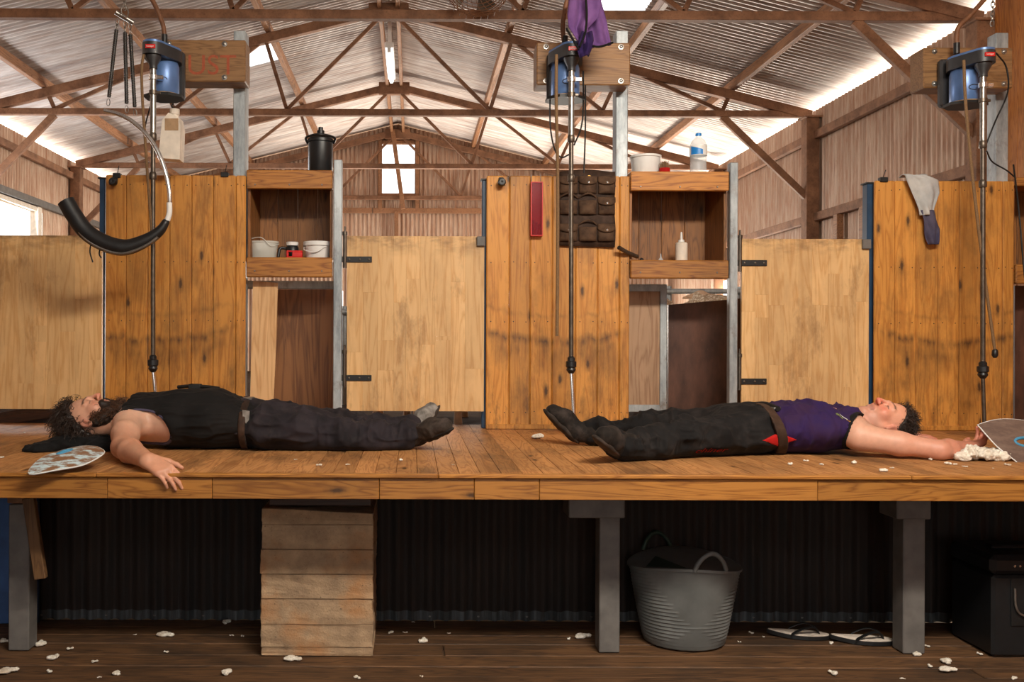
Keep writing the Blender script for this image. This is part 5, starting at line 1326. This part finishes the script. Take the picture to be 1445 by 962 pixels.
hand(G, wr_, (.78, -.40, -.36), (-.50, -.55, -.36), (.12, -.50, .66), (.30, .26, .2), spread=.0)
G.chain([(-1.29, 4.57, .925), (-1.12, 4.72, .86), (-.90, 4.62, .86)], [.065, .048, .034], .03); G.ell((-.85, 4.6, .865), (.05, .035, .03), .02)
g_ = np.meshgrid(*G.ax, indexing='ij'); G.F = np.maximum(G.F, np.where(g_[1] > 3.56, FL-g_[2], -1).astype(np.float32))
def colL(v):
    c = HL.colour(v, SK, stub=.0, flush=.45); hd_ = np.linalg.norm(HL.loc(v), axis=1) < .16
    arm = np.clip((4.10-v[:, 1])/.25, 0, 1); c = np.where((~hd_)[:, None], np.array(srgb(226, 180, 154))*(1-arm[:, None]) + np.array(srgb(208, 150, 120))*arm[:, None], c)
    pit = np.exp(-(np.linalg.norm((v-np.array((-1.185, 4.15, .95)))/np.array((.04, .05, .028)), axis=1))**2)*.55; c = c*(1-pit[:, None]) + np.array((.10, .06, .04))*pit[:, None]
    kn = np.clip((3.50-v[:, 1])/.05, 0, 1)*.35; return c*(1-kn[:, None]) + np.array(srgb(196, 112, 84))*kn[:, None]
man = organic('person', G, 'skin', None, None, colL, it=2)
tag(man, 'bearded man in black singlet lying on his back, hand over the platform edge', 'person')
# singlet
B = SDF((-1.42, 4.10, .72), (-.68, 4.66, 1.12), .005); torsoL(B)
fa = field(B, lambda x, y, z: .125-np.sqrt(((x+1.235)/1.15)**2+(np.maximum(0, y-4.16)/1.25)**2+((z-.885)/.95)**2))
fb = field(B, lambda x, y, z: .125-np.sqrt(((x+1.235)/1.15)**2+(np.maximum(0, 4.6-y)/1.25)**2+((z-.885)/.95)**2))
fn_ = field(B, lambda x, y, z: .085-np.sqrt((x+1.385)**2+((y-4.37)/1.1)**2+((z-1.0)/1.1)**2))
fx = field(B, lambda x, y, z: np.maximum(-1.33-x, FL-z))
Sg = shell(B, .008, [fa, fb, fn_, fx])
wr1 = folds((6, 14, 22), .010, 3)
organic('singlet', Sg, 'blackcloth', man, lambda v, N: wr1(v, N)*np.clip((v[:, 2]-.83)/.04, 0, 1), floor=FL)
organic('armhole_binding', shell(B, .0105, [np.abs(fa)-.006, fx]), 'navycloth', man, it=1)
# trousers
T = SDF((-.84, 4.05, .78), (.06, 4.72, 1.06), .0055)
T.cone((-.80, 4.38, .918), (-.68, 4.38, .915), .106, .105, .03, (1, 1.6, 1)); T.cone((-.68, 4.38, .915), (-.58, 4.38, .905), .105, .092, .03, (1, 1.55, 1))
T.chain([(-.66, 4.29, .910), (-.50, 4.28, .898), (-.34, 4.27, .882), (-.18, 4.28, .866), (-.03, 4.30, .862)], [.101, .090, .074, .060, .056], .03)
T.chain([(-.66, 4.47, .910), (-.50, 4.49, .900), (-.33, 4.51, .888), (-.17, 4.53, .868), (-.03, 4.55, .864)], [.101, .090, .075, .060, .056], .03)
Tc = T.copy(); T.plane((1, 0, 0), -.805); T.plane((0, 0, 1), FL)
f2 = folds((5, 8, 13), .026, 11, .002); f3 = folds((13, 5, 8), .022, 17)
organic('trousers', T, 'trouser_grey', man, lambda v, N: (f2(v, N)+f3(v, N)*np.clip((v[:, 0]+.6)*2.5, 0.2, 1))*np.clip((v[:, 2]-.825)/.04, 0, 1), floor=FL)
organic('belt', shell(Tc, .017, [field(Tc, lambda x, y, z: np.maximum(np.maximum(-.795-x, x+.762), FL-z))]), 'leather', man, it=1)
bk = MB().box((-.80, 4.34, 1.036), (-.755, 4.42, 1.048), .003).obj('buckle', MAT['steel'], man)
MB().bar((-.715, 4.215, .985), (-.66, 4.205, .975), .012, .004, (0, 1, 0)).obj('side_tab', MAT['leather'], man)
MB().prism([(-.775, 1.0), (-.742, .995), (-.745, .955), (-.758, .938), (-.772, .95)], 4.203, 4.211, lambda a, b, h: (a, h, b)).obj('belt_patch', MAT['bootgrey'], man)
# boots
for k_, (hl, tl, al, up) in enumerate((((.045, 4.33, .842), (.165, 4.20, .900), (-.05, 4.305, .866), (-.55, .1, .83)), ((.055, 4.565, .85), (.125, 4.63, .955), (-.045, 4.55, .868), (-.8, -.05, .55)))):
    Bt = SDF((-.14, 4.05, .79), (.28, 4.75, 1.06), .005); boot(Bt, hl, tl, al, up); Bt.plane((0, 0, 1), FL)
    nf = folds((18, 18, 18), .005, 23+k_)
    organic('boot', Bt, 'boot' if k_ == 0 else 'bootgrey', man, nf, floor=FL)
    So = SDF((-.14, 4.05, .79), (.28, 4.75, 1.06), .005); u_ = np.array(up)/np.linalg.norm(up); h_, t_ = np.array(hl), np.array(tl)
    ax_ = (t_-h_)/np.linalg.norm(t_-h_); sd2 = np.cross(u_, ax_); sd2 /= np.linalg.norm(sd2); So.ell((h_+t_)/2+u_*.010, (np.linalg.norm(t_-h_)/2+.046, .044, .016), 0, np.stack([ax_, sd2, np.cross(ax_, sd2)], 1)); So.plane((0, 0, 1), FL)
    organic('boot_sole', So, 'boot2' if k_ == 0 else 'boot', man, floor=FL)
# hair and beard
def cap(Hd, grow, cut, box, name, mat, parent, amp, seed):
    c = Hd.C; Hh = SDF(c-box, c+box, .005); Hh.ell(Hd.w((0, .035, -.016)), (.076+grow, .090+grow, .099+grow), .0, Hd.R)
    L = lambda x, y, z: [sum((p - Hd.C[i])*Hd.R[i, j] for i, p in enumerate((x, y, z))) for j in range(3)]
    Hh.F = np.maximum(Hh.F, field(Hh, lambda x, y, z: cut(*L(x, y, z)))); Hh.plane((0, 0, 1), FL)
    return organic(name, Hh, mat, parent, lambda v, N: amp*(vnoise(v*70, seed)-.4)+amp*.8*(vnoise(v*28, seed+2)-.4), floor=FL)
hair = cap(HL, .014, lambda s, u, f: f - (-.045+.95*np.clip(u, -.3, .105)), .17, 'hair', 'hairdark', man, .010, 4)
rts, drs = [], []; rq = random.Random(5)
while len(rts) < 1500:
    v = np.array([rq.gauss(0, 1) for _ in range(3)]); v /= np.linalg.norm(v); l = np.array((0, .035, -.016))+v*np.array((.082, .096, .105))
    if l[2] > -.03+.98*l[1]+rq.gauss(0, .008) or l[1] < -.10: continue
    p = HL.w(l)
    if p[2] < BZ+.02: continue
    rts.append(p); drs.append(HL.R @ (v + np.array((rq.gauss(0, .45), rq.gauss(0, .45)+.25, rq.gauss(0, .45)))))
strands('hair_curls', rts, drs, .07, .013, .0015, 'hairbrown', man, 8, .45)
def beard():
    Bd = SDF(HL.C-.18, HL.C+.18, .005)
    for a, b, r in (((.060, -.015, -.012), (.058, -.05, .005), .018), ((-.060, -.015, -.012), (-.058, -.05, .005), .018), ((.058, -.05, .005), (.036, -.105, .05), .026), ((-.058, -.05, .005), (-.036, -.105, .05), .026), ((.03, -.10, .05), (-.03, -.10, .05), .030), ((0, -.115, .06), (0, -.14, .065), .032), ((.045, -.085, .02), (-.045, -.085, .02), .03), ((.024, -.062, .082), (-.024, -.062, .082), .009), ((.026, -.062, .08), (.03, -.1, .06), .016), ((-.026, -.062, .08), (-.03, -.1, .06), .016)):
        Bd.cone(HL.w(a), HL.w(b), r, r, .02)
    Bd.cone(HL.w((-.018, -.071, .095)), HL.w((.018, -.071, .095)), .0085, .0085, .004, neg=True)
    return organic('beard', Bd, 'hairdark', man, lambda v, N: .005*(vnoise(v*85, 3)-.4)+.006*(vnoise(v*30, 6)-.5))
beard()
rts, drs = [], []
while len(rts) < 1900:
    a = rq.uniform(-1, 1); t = rq.uniform(0, 1); l = np.array((a*.074*(1-.35*t), -.02-.12*t+.03*abs(a)*t, .0+.075*t-abs(a)*.04*t+rq.uniform(-.01, .03)))
    rts.append(HL.w(l)); drs.append(HL.R @ np.array((a*.8+rq.gauss(0, .3), -.65+rq.gauss(0, .35), .5+rq.gauss(0, .3))))
strands('beard_curls', rts, drs, .048, .008, .0012, 'beardbrown', man, 12, .1)
# strap with buckle on chest
MB().tube(bez([(-1.145, 4.50, 1.088), (-1.08, 4.48, 1.094), (-1.0, 4.46, 1.092), (-.93, 4.44, 1.085)], 5), .009, 8).box((-1.085, 4.455, 1.08), (-1.025, 4.50, 1.105), .004).obj('chest_strap', MAT['cable'], man, 40)
# towel pillow
P_ = SDF((-1.78, 4.10, .78), (-1.24, 4.66, .94), .007)
for c, r in (((-1.55, 4.34, .835), (.13, .16, .045)), ((-1.64, 4.25, .825), (.08, .08, .03)), ((-1.42, 4.24, .83), (.10, .09, .035)), ((-1.70, 4.18, .818), (.06, .05, .02))): P_.ell(c, r, .04)
P_.plane((0, 0, 1), FL)
f4 = folds((22, 22, 22), .012, 31)
tag(organic('folded_towel', P_, 'towel', None, f4, floor=FL), 'crumpled black towel under the bearded man\'s head', 'towel')

# ------------------------------------------------------------------ man in the purple singlet
HR = Head((X(1250, 4.27), 4.27, .950), (.985, .03, -.08), (-.12, -.24, .96))
G = SDF((1.48, 3.86, .78), (2.72, 4.92, 1.10), .0042)
torR = [((1.98, 4.28, .925), (1.84, 4.28, .924), .092, .105, (1, 1.75, 1)), ((1.84, 4.28, .924), (1.72, 4.28, .920), .105, .098, (1, 1.7, 1)), ((1.72, 4.28, .918), (1.56, 4.28, .910), .094, .09, (1, 1.75, 1))]
def torsoR(g):
    for a, b, ra, rb, sc in torR: g.cone(a, b, ra, rb, .03, sc)
    g.cone((2.03, 4.28, .925), (1.985, 4.12, .92), .055, .064, .04); g.cone((2.03, 4.28, .925), (1.985, 4.44, .92), .055, .064, .04)
torsoR(G); HR.add(G); G.cone(HR.w((0, -.05, -.025)), (2.02, 4.28, .925), .054, .062, .03)
sh, el, wr_ = np.array((1.985, 4.09, .898)), np.array((2.285, 3.99, .852)), np.array((2.47, 4.10, .850))
G.chain([sh, (sh+el)/2+np.array((0, 0, .0)), el], [.062, .049, .041], .03); G.chain([el, el*.7+wr_*.3, wr_], [.042, .044, .028], .02)
hand(G, wr_, (.86, .42, .25), (.35, -.85, .20), (.15, .1, -.95), (.5, .65, .5), sc=.98)
G.chain([(1.99, 4.48, .91), (2.22, 4.68, .862), (2.44, 4.60, .85)], [.062, .046, .032], .03)
hand(G, (2.42, 4.58, .85), (.96, -.25, .05), (-.2, -.95, 0), (.0, .0, 1), (.15, .2, .2))
G.plane((0, 0, 1), FL)
def colR(v):
    c = HR.colour(v, srgb(224, 160, 132), stub=.38, flush=.7, brow=(.09, .055, .04)); hd_ = np.linalg.norm(HR.loc(v), axis=1) < .16
    arm = np.clip((v[:, 0]-2.02)/.4, 0, 1); c = np.where((~hd_)[:, None], np.array(srgb(222, 168, 142))*(1-arm[:, None]) + np.array(srgb(200, 132, 108))*arm[:, None], c)
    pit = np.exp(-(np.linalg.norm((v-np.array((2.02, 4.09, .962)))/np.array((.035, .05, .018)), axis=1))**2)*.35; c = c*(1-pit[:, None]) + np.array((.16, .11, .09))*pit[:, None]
    tip = np.clip((v[:, 0]-2.55)/.05, 0, 1)*.5; return c*(1-tip[:, None]) + np.array(srgb(206, 96, 84))*tip[:, None]
man2 = organic('person', G, 'skin', None, None, colR, it=2)
tag(man2, 'man in purple singlet and black trousers lying back with arm outstretched', 'person')
B = SDF((1.50, 3.98, .78), (2.12, 4.58, 1.10), .005); torsoR(B)
fa = field(B, lambda x, y, z: .115-np.sqrt((x-2.035)**2+(np.maximum(0, y-4.09)/1.2)**2+((z-.90)/.98)**2))
fb = field(B, lambda x, y, z: .115-np.sqrt((x-2.035)**2+(np.maximum(0, 4.47-y)/1.2)**2+((z-.90)/.98)**2))
fn_ = field(B, lambda x, y, z: .085-np.sqrt((x-2.085)**2+((y-4.28)/1.1)**2+((z-.985)/1.1)**2))
fx = field(B, lambda x, y, z: np.maximum(x-2.045, FL-z))
Sg = shell(B, .009, [fa, fb, fn_, fx]); wr2 = folds((15, 8, 6), .017, 41)
sing_o = organic('singlet', Sg, 'purple', man2, lambda v, N: wr2(v, N)*np.clip((v[:, 2]-.83)/.04, 0, 1), floor=FL)
organic('armhole_binding', shell(B, .0125, [np.abs(fa)-.007, fx]), 'blackcloth', man2, it=1)
T = SDF((.80, 3.72, .78), (1.72, 4.66, 1.08), .0055)
T.cone((1.70, 4.28, .912), (1.56, 4.28, .908), .098, .104, .03, (1, 1.75, 1)); T.cone((1.56, 4.28, .908), (1.46, 4.27, .905), .104, .092, .03, (1, 1.7, 1))
T.chain([(1.53, 4.18, .91), (1.36, 4.12, .898), (1.20, 4.05, .894), (1.06, 3.98, .868), (.90, 3.92, .864)], [.102, .087, .074, .059, .056], .03)
T.chain([(1.53, 4.38, .91), (1.36, 4.42, .900), (1.18, 4.46, .890), (1.02, 4.48, .868), (.88, 4.50, .864)], [.102, .087, .074, .060, .055], .03)
Tc = T.copy(); T.plane((-.97, .05, -.25), -1.665*.97+.05*4.28-.25*.91); T.plane((0, 0, 1), FL)
f2 = folds((6, 8, 14), .022, 51, .002); f3 = folds((14, 6, 8), .021, 57)
tr2 = organic('trousers', T, 'trouser_black', man2, lambda v, N: (f2(v, N)+f3(v, N)*np.clip((1.45-v[:, 0])*3, 0.15, 1))*np.clip((v[:, 2]-.825)/.04, 0, 1), floor=FL)
sl1 = lambda x, y, z: x*.97+.25*z-.05*y - (1.645*.97+.25*.91-.05*4.28)
organic('belt', shell(Tc, .021, [field(Tc, lambda x, y, z: np.maximum(np.abs(sl1(x, y, z))-.024, FL-z))]), 'leather', man2, it=1)
organic('red_side_panel', shell(Tc, .018, [field(Tc, lambda x, y, z: np.maximum(np.maximum(np.abs(x-1.625)*.45+np.abs(z-.885)*1.2-.038, y-4.2), FL+.004-z))]), 'redcloth', man2, it=1)
MB().lathe([(.026, 0), (.026, -.008), (.02, -.012), (0, -.012)], (0, 0, 0), 20, 'z', .75).obj('buckle', MAT['steel'], man2, 40).location = (1.655, 4.20, 1.022)
MB().tube(bez([(1.60, 4.34, 1.022), (1.64, 4.28, 1.03), (1.66, 4.18, 1.015)], 5), .012, 8).obj('belt_pouch_strap', MAT['cable'], man2, 50)
tx = text_mesh('ohiner', .058, MAT['redcloth'], 'trouser_print', Matrix.Translation((X(1002, 4.03), 4.0, .846)) @ Matrix.Rotation(math.pi/2, 4, 'X') @ Matrix(((1, .3, 0, 0), (0, .55, 0, 0), (0, 0, 1, 0), (0, 0, 0, 1))), man2, .0004); wrap_text(tx, tr2, .012)
for pts, mt, r_ in (([(1184, 582), (1187, 585), (1190, 589), (1191, 591)], 'white', .0025), ([(1180, 583), (1183, 587), (1186, 590)], 'green', .004), ([(1190, 591), (1192, 593), (1194, 593)], 'brass', .003)):
    e = MB().tube(bez([at(px, py, 4.12) for px, py in pts], 4), r_, 6).obj('embroidery', MAT[mt], man2, 60); wrap_text(e, sing_o, .001)
for k_, (hl, tl, al, up) in enumerate((((.845, 3.905, .846), (.765, 3.775, .905), (.925, 3.925, .872), (.62, .1, .78)), ((.775, 4.50, .848), (.675, 4.53, .945), (.885, 4.50, .870), (.65, 0, .75)))):
    Bt = SDF((.58, 3.62, .78), (1.02, 4.66, 1.06), .005); boot(Bt, hl, tl, al, up); Bt.plane((0, 0, 1), FL)
    organic('boot', Bt, 'boot2', man2, folds((18, 18, 18), .005, 63+k_), floor=FL)
    So = SDF((.58, 3.62, .78), (1.02, 4.66, 1.06), .005); u_ = np.array(up)/np.linalg.norm(up); h_, t_ = np.array(hl), np.array(tl)
    ax_ = (t_-h_)/np.linalg.norm(t_-h_); sd2 = np.cross(u_, ax_); sd2 /= np.linalg.norm(sd2); So.ell((h_+t_)/2+u_*.008, (np.linalg.norm(t_-h_)/2+.050, .052, .020), 0, np.stack([ax_, sd2, np.cross(ax_, sd2)], 1)); So.plane((0, 0, 1), FL); organic('boot_sole', So, 'boot', man2, floor=FL)
hair2 = cap(HR, .006, lambda s, u, f: f - np.minimum(.062, (-.022+.95*np.clip(u, -.3, .12))), .15, 'hair', 'hairdark', man2, .006, 14)
rts, drs = [], []
while len(rts) < 1500:
    v = np.array([rq.gauss(0, 1) for _ in range(3)]); v /= np.linalg.norm(v); l = np.array((0, .035, -.016))+v*np.array((.08, .095, .103))
    if l[2] > min(.066, -.014+.95*l[1])+rq.gauss(0, .006) or l[1] < -.06: continue
    p = HR.w(l)
    if p[2] < BZ+.02: continue
    rts.append(p); drs.append(HR.R @ (v + np.array((rq.gauss(0, .4), rq.gauss(0, .4)+.2, rq.gauss(0, .4)))))
strands('hair_curls', rts, drs, .030, .005, .0012, 'hairbrown', man2, 18, .2, 6)
P_ = SDF((2.10, 4.20, .79), (2.54, 4.62, .90), .006)
for c, r in (((2.28, 4.36, .826), (.13, .13, .026)), ((2.38, 4.32, .826), (.09, .08, .022))): P_.ell(c, r, .03)
P_.plane((0, 0, 1), FL)
tag(organic('folded_shirt', P_, 'bluecloth', None, folds((20, 20, 20), .006, 71), floor=FL), 'folded bright blue cloth under the head of the man in purple', 'cloth')

# ================================================================== SHEEP IN THE PENS
def make_sheep():
    r = empty('sheep', (0, 0, 0)); K = SDF((-.62, -.32, .26), (.62, .32, 1.02), .02)
    K.chain([(-.36, 0, .56), (0, 0, .56), (.34, 0, .60)], [.23, .245, .22], .08); K.cone((.34, 0, .64), (.46, 0, .76), .15, .11, .06)
    organic('fleece', K, 'fleece', r, lambda v, N: .035*(vnoise(v*22, 2)-.3)+.02*(vnoise(v*48, 4)-.4))
    Hh = SDF((.36, -.2, .6), (.78, .2, 1.0), .012); Hh.cone((.46, 0, .82), (.66, 0, .74), .075, .045, .02)
    for s in (-1, 1): Hh.cone((.46, s*.06, .85), (.44, s*.15, .83), .022, .014, .015)
    organic('face', Hh, 'sheepface', r)
    for sx_, sy_ in ((-.34, -.12), (-.34, .12), (.28, -.11), (.28, .11)):
        bx_ = sx_-.02 if sx_ < 0 else sx_
        MB().tube([(sx_, sy_, .42), (sx_+(.03 if sx_ < 0 else 0), sy_, .25), (bx_, sy_, .07), (bx_+.02, sy_, .0)], [.06, .036, .024, .03], 10).obj('leg', MAT['sheepface'], r, 60)
    return r
shp = make_sheep(); PZ = BZ-.03
spots = [(.45, 6.25, 84, 'behind the smudged gate, showing at the latch gap'), (-.12, 6.3, 95, 'behind the smudged gate, near its hinges'), (1.84, 7.4, 92, 'whose back shows above the formply beside the framed panel'), (2.44, 7.45, 86, 'beyond the formply, nearer the hinge post'), (2.98, 6.3, 88, 'behind the gate beside the rag')]
for i, (x_, y_, a_, w) in enumerate(spots):
    o = shp if i == 0 else ctree(shp); o.location = (x_, y_, PZ); o.scale = (1, 1, 1.0 if i < 2 else 1.1); o.rotation_euler.z = math.radians(a_)
    tag(o, f'dusty cream sheep {w}', 'sheep', 'sheep in the pens')

# ================================================================== WOOL
def tuft_mesh(seed, n):
    r_ = random.Random(seed); K = SDF((-.05, -.05, -.01), (.05, .05, .05), .0035)
    for k in range(n):
        a = r_.uniform(0, 6.28); d = r_.uniform(0, .022); K.ell((d*1.5*math.cos(a), d*math.sin(a), .009), (r_.uniform(.007, .016), r_.uniform(.006, .012), r_.uniform(.006, .011)), .006)
    K.plane((0, 0, 1), 0.0); o = organic('wool_tuft', K, 'wool', None, lambda v, N: .005*(vnoise(v*260, seed)-.4)+.004*(vnoise(v*120, seed+3)-.4), it=1, floor=0.0)
    me = o.data; bpy.data.objects.remove(o); return me
tm = [tuft_mesh(s, n) for s, n in ((1, 4), (2, 6), (3, 9), (4, 12))]
def tuft(px, py, size, z, label, group):
    D = (CAMZ-z)*FPX/(py-VY-ROLL*(px-VX)); me = tm[0 if size < 8 else 1 if size < 13 else 2 if size < 20 else 3]
    o = link('wool_tuft', me, None, (X(px, D), D, z+.0008)); s_ = size*D/FPX/.06; o.scale = (s_, s_, s_*.85); o.rotation_euler.z = random.uniform(0, 6.28)
    return tag(o, label, 'wool', group)
for px, py, s_ in ((7, 906, 14), (14, 949, 22), (62, 909, 18), (98, 916, 10), (79, 929, 17), (71, 949, 11), (133, 934, 10), (142, 956, 6), (235, 898, 20), (237, 921, 8), (192, 896, 5), (319, 879, 14), (329, 897, 7), (343, 898, 6), (319, 951, 18), (165, 952, 14), (555, 893, 10), (573, 893, 7), (601, 905, 16), (585, 878, 5), (635, 894, 5), (415, 932, 20), (505, 956, 12), (597, 955, 7), (803, 902, 8), (825, 900, 20), (1062, 894, 8), (1044, 906, 6), (1079, 899, 5), (1210, 906, 18), (1176, 908, 10), (1230, 908, 14), (1297, 924, 14), (1335, 935, 18), (1340, 947, 20), (1313, 941, 10), (1178, 950, 14), (1275, 958, 7), (1311, 913, 8), (1435, 958, 12), (1163, 903, 9), (1385, 924, 9)):
    tuft(px, py, s_, 0.0, 'small tuft of white wool on the dark lower floorboards', 'wool tufts on the lower floor')
for px, py, s_ in ((35, 611, 6), (5, 646, 10), (565, 650, 12), (453, 657, 12), (491, 656, 8), (417, 649, 7), (757, 618, 26), (860, 604, 20), (800, 600, 18), (1114, 656, 14), (1140, 651, 10), (1160, 656, 10), (1204, 654, 16), (1250, 665, 17), (1260, 661, 9), (1315, 649, 12), (1338, 655, 15), (1350, 656, 10), (1362, 659, 9), (1424, 657, 12), (1388, 614, 8), (712, 603, 10), (1402, 661, 5), (640, 656, 5)):
    tuft(px, py, s_*.8, BZ, 'small tuft of off-white wool on the platform boards', 'wool tufts on the platform')
K = SDF((-.14, -.1, -.01), (.14, .1, .11), .005); r_ = random.Random(77)
for k in range(26):
    x_ = r_.uniform(-.10, .10); K.ell((x_, r_.uniform(-.05, .05), r_.uniform(.012, .03+.02*(1-abs(x_)/.1))), (r_.uniform(.016, .03),)*2+(r_.uniform(.014, .024),), .008)
K.plane((0, 0, 1), 0)
wp = organic('wool_heap', K, 'wool', None, lambda v, N: .016*(vnoise(v*90, 7)-.4)+.012*(vnoise(v*190, 8)-.4), it=1, floor=0.0)
p = at(1389, 655, 3.97); wp.location = (p.x-.0, 4.0, FL); tag(wp, 'heap of fluffy white wool between the outstretched hand and paddle', 'wool')
